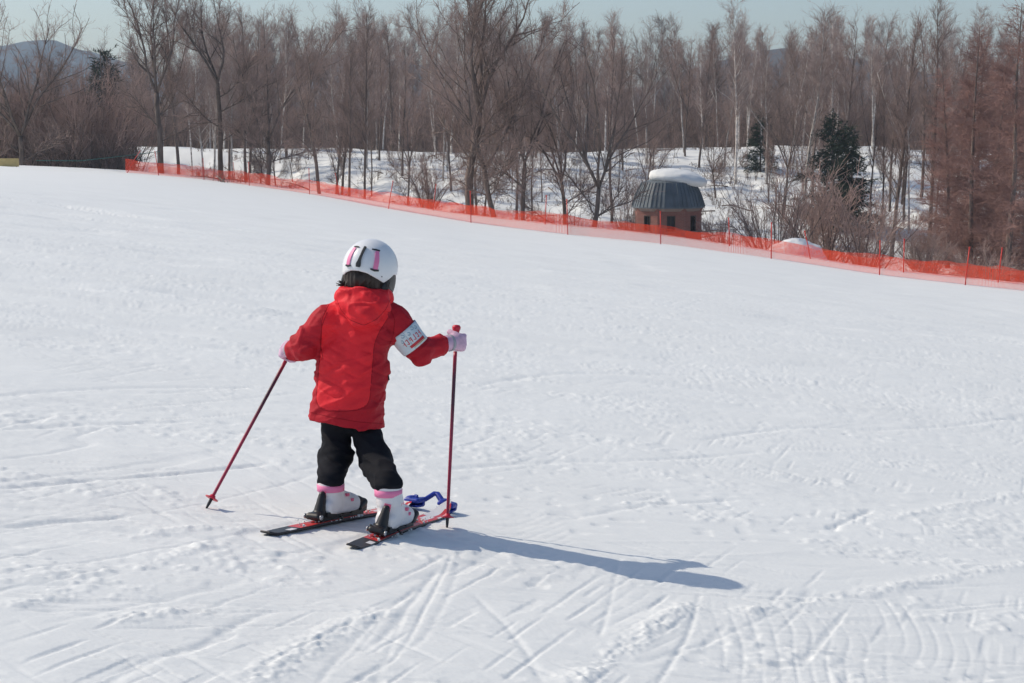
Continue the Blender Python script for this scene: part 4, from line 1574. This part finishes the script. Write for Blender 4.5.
M['seam'] = mat('seam', (.27, .010, .018), .8, .1, vary=.1)
seams(jk, [[(330, 302), (322, 318), (321, 345), (318, 380), (316, 400), (319, 408), (328, 411), (342, 412), (358, 410), (367, 406), (370, 398), (374, 345), (379, 332), (388, 318)],
           [(327, 312), (322, 326), (320, 342), (323, 358)], [(389, 306), (395, 320), (393, 336), (388, 348)],
           [(310, 412), (330, 417), (358, 422), (384, 424)]], 'seam', .0012, M['seam'])
hd_o = [o for o in jk.children if o.name.startswith('hood')][0]
seams(hd_o, [[(337, 300), (341, 310), (350, 320), (364, 325.5), (377, 319), (386, 309), (390, 300)]], 'seam', .0010, M['seam'])  # hood edge cord, kept dark to draw the shade beneath the hood
# small zip pull hanging at the right side seam
b = MB()
zp = P(388.5, 376, 6.44)
b.tube([zp + [0, 0, .014], zp, zp - [-.002, 0, .016]], [.0018, .0022, .0035], 6)
b.build('zip_pull', M['black'], jk, True, origin=CH)
# raised seams: sleeve cuffs
for s in 'lr':
    a, w = J['el_' + s], J['wr_' + s]
    ax = (w - a) / np.linalg.norm(w - a)
    b = MB(); r0 = .042 if s == 'r' else .045
    b.lathe([(r0 - .004, -.016), (r0 + .0005, -.014), (r0, .0), (r0 - .003, .006), (r0 - .012, .006)], w, ax, 24)
    b.build('cuff', M['jacket_dark'], jk, True, origin=CH)

# ---- armband with its printed marks
def armband():
    sh, el = J['sh_r'], J['el_r']
    ax = (el - sh) / np.linalg.norm(el - sh)
    c0 = sh + ax * .050
    cam_dir = np.array([0, -1, .15]); u = cam_dir - ax * (cam_dir @ ax); u /= np.linalg.norm(u)
    v = np.cross(ax, u)
    r0 = .0590
    def at(th, s, off=0.0):
        rad = r0 - .004 * s / .08 + off + .0012 * math.sin(3 * th + s * 60)
        return c0 + ax * s + rad * (u * math.cos(th) + v * math.sin(th))
    G = np.array([[at(t, s) for t in np.linspace(0, 2 * math.pi, 41)] for s in np.linspace(0, .082, 9)])
    G2 = np.array([[at(t, s, .003) for t in np.linspace(0, 2 * math.pi, 41)] for s in np.linspace(0, .082, 9)])
    b = MB(); b.slab(G, G2 - G)
    o = b.build('armband', M['band_white'], child, True, origin=CH)
    def stroke(mb, pts, w=.0022):
        """pts in (angle, along-arm metres)"""
        P3 = np.array([at(t, s, .0034) for t, s in pts])
        mb.tube(P3, [w] * len(P3), 5)
    def arc(t0, t1, s, n=8):
        return [(t, s) for t in np.linspace(t0, t1, n)]
    red = MB()
    for s in (.062, .0645, .067, .0695):
        stroke(red, arc(-.95, .25, s, 10), .0019)
    # five slanted letter-like strokes, as on the printed sleeve band
    for k in range(6):
        t = -.95 + .27 * k
        s0, s1 = .032 + .002 * (k % 2), .054
        stroke(red, [(t, s0), (t + .03, s1)], .0017)
        if k in (1, 3, 4): stroke(red, [(t, s0), (t + .15, s0 + .003)], .0015)
        if k in (0, 3, 5): stroke(red, [(t + .02, (s0 + s1) / 2), (t + .14, (s0 + s1) / 2 - .002)], .0015)
        if k in (1, 2, 4): stroke(red, [(t + .03, s1), (t + .16, s1 - .004)], .0015)
    red.build('print', M['ink_red'], o, True, origin=CH)
    blu = MB()
    for (t, s, q) in [(-.9, .018, .10), (-.6, .012, .12), (-.2, .02, .09), (.2, .014, .1), (.45, .03, .08)]:
        stroke(blu, [(t + q * math.cos(a), s + .006 * math.sin(a)) for a in np.linspace(0, 5, 8)], .0014)
    blu.build('print', M['ink_blue'], o, True, origin=CH)
    yl = MB(); stroke(yl, arc(-1.0, .0, .0745, 8), .0018)
    yl.build('print', M['ink_yellow'], o, True, origin=CH)


armband()

# ---- gloves closed on the grips
def glove(C, w, wr, s, campull):
    """C: grip centre inside the fist; w: pole axis, up; wr: wrist"""
    w = w / np.linalg.norm(w)
    a = C - wr; a -= w * (a @ w); a /= np.linalg.norm(a)
    v = np.cross(a, w); v = v if v @ campull > 0 else -v      # back of the hand looks this way
    chains = []
    for h, ln in ((.025, .95), (.009, 1.05), (-.0075, 1.0), (-.023, .82)):
        chains.append([C + a * .024 + v * .021 + w * h, C + a * .040 * ln + v * .004 + w * h * 1.02, C + a * .031 * ln - v * .021 * ln + w * h, C + a * .004 - v * .0285 + w * h * .95])
    def f(p):
        d = s_box(p, C + v * .020 - a * .004, (.031, .0145, .031), .0142, np.array([a, v, w]))
        d = s_un(d, s_ell(p, C + v * .026 - a * .002, (.034, .018, .034), np.array([a, v, w])), .01)
        d = s_un(d, s_cap(p, wr - a * .010, C - a * .022 + v * .016, .033, .029), .014)
        for c in chains:
            g = np.minimum(np.minimum(s_cap(p, c[0], c[1], .0112, .0105), s_cap(p, c[1], c[2], .0105, .0098)), s_cap(p, c[2], c[3], .0098, .0088))
            d = s_un(d, g, .0055)
        t0, t1, t2 = C - a * .022 + v * .012 + w * .026, C - a * .022 - v * .014 + w * .036, C + a * .006 - v * .0275 + w * .036
        d = s_un(d, np.minimum(s_cap(p, t0, t1, .0135, .0115), s_cap(p, t1, t2, .0115, .0095)), .006)
        return d + .0020 * noise3(p * 50, 51)
    lo_ = np.minimum(C, wr) - .085; hi_ = np.maximum(C, wr) + .085
    V, Q = surf(f, lo_, hi_, .0032)
    o = part('glove', V, Q, M['glove'])
    b = MB()
    cc = wr * .42 + (C + v * .016 - a * .02) * .58
    ax = (C + v * .016 - wr); ax /= np.linalg.norm(ax)
    b.lathe([(.0300, -.007), (.0335, -.0055), (.0335, .0055), (.0300, .007)], cc, ax, 24)
    b.build('strap', M['glove_trim'], o, True, origin=CH)
    return v


tip_r, tip_l = on_piste(447, 528), on_piste(206.5, 508)
top_r = P(456.5, 326, 6.63)
grip_r = P(455.4, 342, 6.628)
ax_r = top_r - tip_r
ax_l = HL - tip_l
glove(grip_r, ax_r, J['wr_r'], 'r', np.array([0, -1, .3]))
glove(HL, ax_l, J['wr_l'], 'l', np.array([-1, .1, .3]))


# ---- body inside the clothes, one surface
def f_body(p):
    hd = J['head'] + UP * -.012
    axs = np.array([RT, FW, UP])
    d = s_ell(p, hd, (.072, .086, .098), axs)
    d = s_un(d, s_ell(p, hd + FW * .03 - UP * .045, (.052, .055, .055), axs), .03)
    d = s_un(d, s_cap(p, hd + FW * .082 - UP * .006, hd + FW * .092 - UP * .028, .006, .011), .010)
    for sg in (-1, 1):
        d = s_un(d, s_ell(p, hd + RT * sg * .072 - UP * .015, (.010, .018, .026), axs), .006)
    d = s_un(d, s_cap(p, hd - UP * .08, J['neck'] - UP * .03, .038, .044), .02)
    chest = (J['sh_l'] + J['sh_r']) / 2 - UP * .05; hip = (J['hip_l'] + J['hip_r']) / 2
    d = s_un(d, s_ell(p, chest - UP * .03, (.090, .055, .11), axs), .02)
    d = s_un(d, s_cap(p, chest - UP * .05, hip + UP * .06, .065, .060), .02)
    for s, C in (('l', HL), ('r', grip_r)):
        d = s_un(d, s_cap(p, J['sh_' + s], J['el_' + s], .036, .030), .03)
        d = s_un(d, s_cap(p, J['el_' + s], J['wr_' + s], .030, .022), .012)
        d = s_un(d, s_cap(p, J['wr_' + s], J['wr_' + s] * .35 + C * .65 + np.array([0, -.010, .002]), .020, .016), .01)
        d = s_un(d, s_cap(p, J['hip_' + s], J['kn_' + s], .044, .040), .03)
        d = s_un(d, s_cap(p, J['kn_' + s], J['an_' + s] - UP * .03, .042, .030), .02)
        S = SL if s == 'l' else SR
        heel, toe = S['to'](0, S['bc'] - .050, .070), S['to'](0, S['bc'] + .058, .060)
        d = s_un(d, s_cap(p, J['an_' + s] - UP * .03, heel, .030, .026), .015)
        d = s_un(d, s_cap(p, heel, toe, .026, .018), .015)
    return d


V, Q = surf(f_body, np.array([HL[0] - .06, 6.05, CH[2] - .06]), np.array([grip_r[0] + .05, 6.76, J['head'][2] + .11]), .006)
hd = J['head'] + UP * -.012
cw = V[Q].mean(1); mi = np.zeros(len(Q), int)
for sg in (-1, 1):
    mi[np.linalg.norm((cw - (hd + FW * .082 + RT * sg * .030 + UP * .004)) * np.array([1, .6, 1.4]), axis=1) < .013] = 1
mi[np.linalg.norm((cw - (hd + FW * .082 - UP * .056)) * np.array([.6, .6, 2.0]), axis=1) < .013] = 2
part('body', V, Q, [M['skin'], M['eye'], M['lips']], midx=mi)

# ---- hair showing under the helmet
def f_hair(p):
    axs = np.array([RT, FW, UP])
    h = J['head']
    d = s_ell(p, h - UP * .035 - FW * .020, (.088, .085, .082), axs)
    d = s_un(d, s_ell(p, h - UP * .085 - FW * .035, (.070, .052, .040), axs), .03)
    face = s_box(p, h + FW * .12 - UP * .05, (.07, .09, .12), .03, axs)
    d = np.maximum(d, -face)
    q = p - h
    return d + .0022 * np.sin(np.arctan2(q @ RT, -(q @ FW)) * 30 + 5 * noise3(p * 22, 61)) + .005 * noise3(p * 30, 62)


V, Q = surf(f_hair, J['head'] - [.13, .15, .15], J['head'] + [.13, .13, .06], .004)
hr = part('hair', V, Q, M['hair'])
r_ = np.random.default_rng(4)
b = MB()
for k in range(60):
    if k < 16:
        s0 = P(345 + 4 * r_.random(), 278 + 5 * r_.random(), 6.43); e0 = P(335 + 5 * r_.random(), 280 + 6 * r_.random(), 6.42)
        m0 = (s0 + e0) / 2 - UP * .010
    else:
        x = 346 + 42 * r_.random()
        s0 = P(x, 275 + 3 * r_.random(), 6.395 + .02 * abs(x - 367) / 20); m0 = P(x + r_.normal() * 2, 283, 6.38 + .02 * abs(x - 367) / 20); e0 = P(x + r_.normal() * 4, 291, 6.40)
    b.tube([s0, m0, e0], [.0022, .002, .0008], 4)
b.build('strand', M['hair'], hr, True, origin=CH)

# ---- helmet
HZ = R(17); ROLL = R(8)
hf = np.array([math.sin(HZ), math.cos(HZ), -.04]); hf /= np.linalg.norm(hf)
hr0 = np.cross(hf, UP); hr0 /= np.linalg.norm(hr0); hu0 = np.cross(hr0, hf)
hrt = hr0 * math.cos(ROLL) - hu0 * math.sin(ROLL); hup = hu0 * math.cos(ROLL) + hr0 * math.sin(ROLL)
HC = P(370.3, 267.5, 6.47)
HRX, HRY, HRZ = .1035, .118, .1095


def hp(az, el, k=1.0):
    """az from the back of the head, positive to the child's right; el above the helmet's equator"""
    az, el = R(az), R(el)
    lx, ly, lz = HRX * k * math.cos(el) * math.sin(az), -HRY * k * math.cos(el) * math.cos(az), HRZ * k * math.sin(el)
    return HC + hrt * lx + hf * ly + hup * lz


def rim(az):
    a = abs((az + 180) % 360 - 180)
    return np.interp(a, [0, 18, 36, 52, 61, 74, 86, 100, 125, 150, 180], [-3, -5, -12, -19, -23, -13, -4, -6, -8, 6, 12])


azs = np.linspace(0, 360, 73)[:-1]
G = []
for k in np.linspace(0, 1, 26):
    G.append([hp(a, 89.5 + (rim(a) - 89.5) * k) for a in azs])
G.append([hp(a, rim(a) - 1.6, .985) for a in azs])
G.append([hp(a, rim(a) - 1.0, .93) for a in azs])
for k in np.linspace(.97, 0, 10):
    G.append([hp(a, 89.5 + (rim(a) - 89.5) * k, .925) for a in azs])
b = MB(); b.grid(np.array(G)[:, ::-1], True)
helm = b.build('helmet', M['shell'], child, True, origin=CH)


def on_shell(name, path, mt, off=.0035, parent=None):
    """a low raised strip following the shell; path: (az, el, half width in degrees)"""
    n_ = 9
    pth = np.array(path, float)
    t = np.linspace(0, len(pth) - 1, 4 * (len(pth) - 1) + 1)
    az, el, hw = (np.interp(t, range(len(pth)), pth[:, i]) for i in range(3))
    d = np.gradient(np.stack([az, el], 1), axis=0); d /= np.linalg.norm(d, axis=1)[:, None] + 1e-9
    nx, ny = -d[:, 1], d[:, 0]
    k0, k1 = .995, 1 + off / .105
    A = np.array([[hp(az[i] + nx[i] * hw[i] * s, el[i] + ny[i] * hw[i] * s, k0) for s in np.linspace(-1, 1, 4)] for i in range(len(t))])
    B = np.array([[hp(az[i] + nx[i] * hw[i] * s, el[i] + ny[i] * hw[i] * s, k1) for s in np.linspace(-1, 1, 4)] for i in range(len(t))])
    b = MB(); b.slab(A, B - A)
    return b.build(name, mt, parent or helm, False, origin=CH)


for sg in (-1, 1):
    k = 1.0 if sg < 0 else 1.22
    on_shell('vent_stripe', [(sg * 30 * k, 40, 4.6), (sg * 29.5 * k, 20, 5.0), (sg * 28 * k, 3, 4.8)], M['pink'])
    on_shell('vent', [(sg * 34 * k, 1.5, 1.6), (sg * 27 * k, 1.0, 2.0), (sg * 20 * k, 3.0, 1.4)], M['helmet_grey'], .005)
    on_shell('vent', [(sg * 36 * k, 42, .8), (sg * 27 * k, 43.5, 1.1), (sg * 18 * k, 44, .7)], M['helmet_grey'], .0045)
on_shell('goggle_clip', [(1.5, 47, 3.2), (1, 41, 3.0), (0, 28, 2.2), (-1, 16, 3.0), (-1.5, 9, 5.0), (-1.5, 3, 4.0)], M['helmet_grey'], .006)
on_shell('rivet', [(50, -10, 1.0), (51.4, -10, 1.0)], M['helmet_grey'], .003)
for sg in (-1, 1):
    axs = np.array([hrt, hf, hup])
    c = HC + hrt * sg * .080 + hf * .010 - hup * .046
    def f(p):
        d = s_ell(p, c, (.0165, .056, .062), axs)
        d = s_un(d, s_ell(p, c - hf * .042 - hup * .030, (.013, .026, .036), axs), .02)
        return np.maximum(d, -s_ell(p, HC, (.080, .10, .13), axs))
    V, Q = surf(f, c - .12, c + .12, .0045)
    link_mesh('ear_pad', V, Q, M['black'], helm, True, None, origin=CH)
b = MB()
b.tube([HC - hrt * .085 - hup * .10 + hf * .02, HC - hrt * .05 - hup * .135 + hf * .05, HC - hup * .142 + hf * .06, HC + hrt * .05 - hup * .135 + hf * .05, HC + hrt * .085 - hup * .10 + hf * .02], .006, 6)
b.build('chin_strap', M['black'], helm, True, origin=CH)

# ---- boots
def boot(S, ankle):
    to, bc, base = S['to'], S['bc'], S['base'] + .017
    f, r_, n = S['f'], S['r'], S['n']
    ax = np.array([r_, f, n])
    top = ankle + UP * .012                       # shin inside the trouser leg
    low = to(0, bc - .050, base + .050)
    cu = top - low; cu_l = np.linalg.norm(cu); cu = cu / cu_l
    st = ankle - UP * .012
    def fb(p):
        d = s_box(p, to(0, bc - .004, base + .030), (.040, .110, .030), .024, ax)
        d = s_un(d, s_ell(p, to(0, bc + .054, base + .034), (.041, .058, .036), ax), .015)
        d = s_un(d, s_cap(p, to(0, bc - .040, base + .072), to(0, bc + .050, base + .040), .040, .030), .02)
        heel = s_cap(p, to(0, bc - .056, base + .040), low + cu * .05, .046, .045)
        cuff = s_cap(p, low, top + cu * .02, .0460, .0470)
        cuff = np.maximum(cuff, p[:, 2] - top[2])
        d = s_un(s_un(d, heel, .012), cuff, .010)
        h = (p - low) @ cu
        d = d - .0022 * smooth((h - .035) / .003) * smooth((.30 - h) / .1)
        q = (p - to(0, bc, base)) @ n
        return np.maximum(d, -q)
    V, Q = surf(fb, np.minimum(to(0, bc, 0), top) - .17, np.maximum(to(0, bc, 0), top) + .17, .0040)
    o = part('ski_boot', V, Q, M['boot'])
    b = MB()
    b.lathe([(.0475, -.016), (.0520, -.014), (.0525, .010), (.0475, .012)], st, UP, 28)
    b.build('power_strap', M['pink'], o, True, origin=CH)
    for (y, z, l_) in ((bc + .032, .060, .018), (bc + .000, .082, .020)):
        for sg in (-1, 1):
            bk = MB(); bk.box(to(sg * .039, y, base + z - .010), (.005, .008, .0055), ax)
            bk.build('buckle', M['rose'], o, origin=CH)
    for sg in (-1, 1):
        bk = MB(); bk.box(low + cu * .050 + r_ * sg * .0475 + f * .004, (.004, .011, .005), ax)
        bk.build('buckle', M['rose'], o, origin=CH)
    sp = MB(); sp.box(to(0, bc - .094, base + .075), (.012, .012, .02), ax)
    sp.build('heel_patch', M['rose'], o, origin=CH)
    for y0_, y1_ in ((bc - .120, bc - .054), (bc + .044, bc + .118)):
        sl = MB(); sl.box(to(0, (y0_ + y1_) / 2, base + .006), (.034, (y1_ - y0_) / 2, .009), ax)
        sl.build('sole', M['black'], o, origin=CH)


boot(SL, J['an_l']); boot(SR, J['an_r'])

# ---- clip holding the ski tips together
def connector():
    a, c = P(414.5, 502.0, 6.80), P(447, 506.0, 6.80)
    m = P(436.5, 494.5, 6.84)
    mid = (a + c) / 2
    root = empty('tip_connector', mid)
    tag(root, 'bright blue plastic clip joining the two ski tips', 'ski clip')
    for q, dirx in ((a, SL), (c, SR)):
        axs = np.array([dirx['r'], dirx['f'], dirx['n']])
        def f(p):
            d = s_box(p, q, (.036, .032, .019), .010, axs)
            d = s_un(d, s_box(p, q + axs[0] * -.016 + UP * .012, (.012, .022, .014), .007, axs), .008)
            d = np.maximum(d, -s_box(p, q - axs[2] * .004 + axs[1] * -.012, (.040, .022, .0045), .002, axs))
            return s_un(d, s_cap(p, q + axs[1] * .012 + UP * .012, q + axs[1] * .012 + UP * .022, .010, .009), .006)
        V, Q = surf(f, q - .07, q + .07, .0035)
        cl = link_mesh('clamp', V, Q, M['blue'], root, True, None, origin=mid)
        sb = MB(); sb.tube([q + axs[0] * .012 + UP * .01, q + axs[0] * .012 + UP * .030], [.006, .006], 8)
        sb.build('thumb_screw', M['blue'], cl, True, origin=mid)
    b = MB(); b.tube([a + [.010, 0, .008], a * .5 + m * .5 + [0, 0, -.004], m + [-.008, 0, .004], m + [.004, 0, .002], m * .45 + c * .55 + [-.004, 0, .004], c + [-.01, 0, .008]], [.012, .0105, .0105, .012, .0125, .013], 8)
    b.build('arm', M['blue'], root, True, origin=mid)


connector()


# ---- poles
def pole_shaft_material():
    m = principled('pole_shaft', (.4, .02, .06), .35, .5)
    t = m.node_tree; N = t.nodes; L = t.links
    uv = N.new('ShaderNodeUVMap'); sp = N.new('ShaderNodeSeparateXYZ'); L.new(uv.outputs['UV'], sp.inputs[0])
    cr_ = N.new('ShaderNodeValToRGB')
    e = cr_.color_ramp.elements
    e[0].position = 0; e[0].color = (.33, .018, .060, 1)
    e[1].position = 1; e[1].color = (.36, .012, .035, 1)
    for p_, c_ in ((.35, (.36, .018, .06, 1)), (.50, (.24, .016, .05, 1)), (.62, (.055, .012, .03, 1)), (.74, (.07, .012, .035, 1)), (.85, (.33, .012, .04, 1))):
        q = e.new(p_); q.color = c_
    L.new(sp.outputs['X'], cr_.inputs['Fac'])
    L.new(cr_.outputs['Color'], N['Principled BSDF'].inputs['Base Color'])
    return m


M['pole_shaft'] = pole_shaft_material()


def pole(tip, top, label, grip_dir):
    ax = top - tip; L_ = np.linalg.norm(ax); ax /= L_
    root = empty('ski_pole', tip)
    tag(root, label, 'ski pole')
    b = MB()
    ts = np.linspace(.035, L_ - .10, 24)
    b.tube([tip + ax * t for t in ts], np.interp(ts, [0, L_], [.0062, .0078]), 12)
    o = b.build('shaft', M['pole_shaft'], root, True, origin=tip)
    ul = o.data.uv_layers.new(name='UVMap')
    li = np.empty(len(o.data.loops), np.int32); o.data.loops.foreach_get('vertex_index', li)
    co = np.empty(len(o.data.vertices) * 3, np.float32); o.data.vertices.foreach_get('co', co)
    s = (co.reshape(-1, 3) @ ax) / L_
    ul.data.foreach_set('uv', np.stack([s[li], s[li] * 0], -1).astype(np.float32).ravel())
    b = MB(); b.lathe([(.0005, -.012), (.004, .0), (.0062, .02), (.0066, .040)], tip, ax, 10)
    b.build('tip', M['ski_black'], root, True, origin=tip)
    b = MB(); b.lathe([(.0070, .056), (.0105, .054), (.0115, .049), (.0180, .045), (.0255, .0435), (.0265, .0405), (.020, .0395), (.012, .041), (.0065, .040)], tip, ax, 20)
    for k in range(4):
        pass
    b.build('basket', M['pole_red'], root, True, origin=tip)
    b = MB()
    b.lathe([(.008, L_ - .088), (.0120, L_ - .084), (.0115, L_ - .075), (.0125, L_ - .07), (.0135, L_ - .055), (.0115, L_ - .04), (.0125, L_ - .022), (.0165, L_ - .012), (.0175, L_ - .004), (.013, L_ + .003), (.002, L_ + .005)], tip, ax, 18)
    g = b.build('grip', M['pole_red'], root, True, origin=tip)
    b = MB()
    q = tip + ax * (L_ - .02)
    d = np.asarray(grip_dir, float)
    b.tube([q, q + d * .018 - ax * .004, q + d * .030 - ax * .030, q + d * .026 - ax * .055, q + d * .010 - ax * .07], .0035, 6)
    b.build('strap', M['black'], g, True, origin=tip)


pole(tip_r, top_r, "upright red ski pole planted beside the right ski, in the child's right hand", (-1, 0, 0))
pole(tip_l, HL + ax_l / np.linalg.norm(ax_l) * .058, "slanting red ski pole held out to the left, tip touching the snow", (.3, .6, 0))

# loose crumbs of snow on the skis and around the boots
def crumbs():
    r2 = np.random.default_rng(12)
    b = MB()
    for S in (SL, SR):
        for k in range(55):
            y = (.16 + .66 * r2.random()) * S['L']; x = r2.normal() * .022
            if abs(y - S['bc']) < .12: x = math.copysign(.045, x)
            s = .0016 + .0036 * r2.random() ** 3
            c = S['to'](x, y, .017 + s * .4)
            th = r2.random(3) * 6
            V = []
            for i in range(8):
                d = np.array([(i & 1) * 2 - 1, (i >> 1 & 1) * 2 - 1, (i >> 2) * 2 - 1.0]) * (.6 + .5 * r2.random(3)) * s
                V.append(c + d)
            b.add(V, [[0, 2, 3, 1], [4, 5, 7, 6], [0, 1, 5, 4], [2, 6, 7, 3], [0, 4, 6, 2], [1, 3, 7, 5]])
    o = b.build('snow_crumbs', M['bank_snow'], smooth_shade=True)
    tag(o, 'loose snow crumbs lying on the skis', 'snow', kind='stuff')


crumbs()

# ================================================================ air
def haze():
    x, y0, y1, z0, z1 = 2320, -60, 2330, -340, 118
    # lowest ground and highest thing inside
    zs = gz.min(); z0 = zs - 1.0
    z1 = max((o.matrix_world @ Vector(c)).z for o in sc.objects if o.type == 'MESH' and o.parent is None for c in o.bound_box) + 2.0
    b = MB(); b.box((0, (y0 + y1) / 2, (z0 + z1) / 2), (x, (y1 - y0) / 2, (z1 - z0) / 2))
    m = bpy.data.materials.new('haze'); m.use_nodes = True
    t = m.node_tree; N = t.nodes
    N.remove(N['Principled BSDF'])
    v = N.new('ShaderNodeVolumePrincipled')
    v.inputs['Color'].default_value = (.66, .83, 1.0, 1)
    v.inputs['Density'].default_value = HAZE_DENSITY
    v.inputs['Anisotropy'].default_value = .2
    t.links.new(v.outputs[0], N['Material Output'].inputs['Volume'])
    o = b.build('haze', m)
    o['kind'] = 'stuff'


build_ground()
haze()
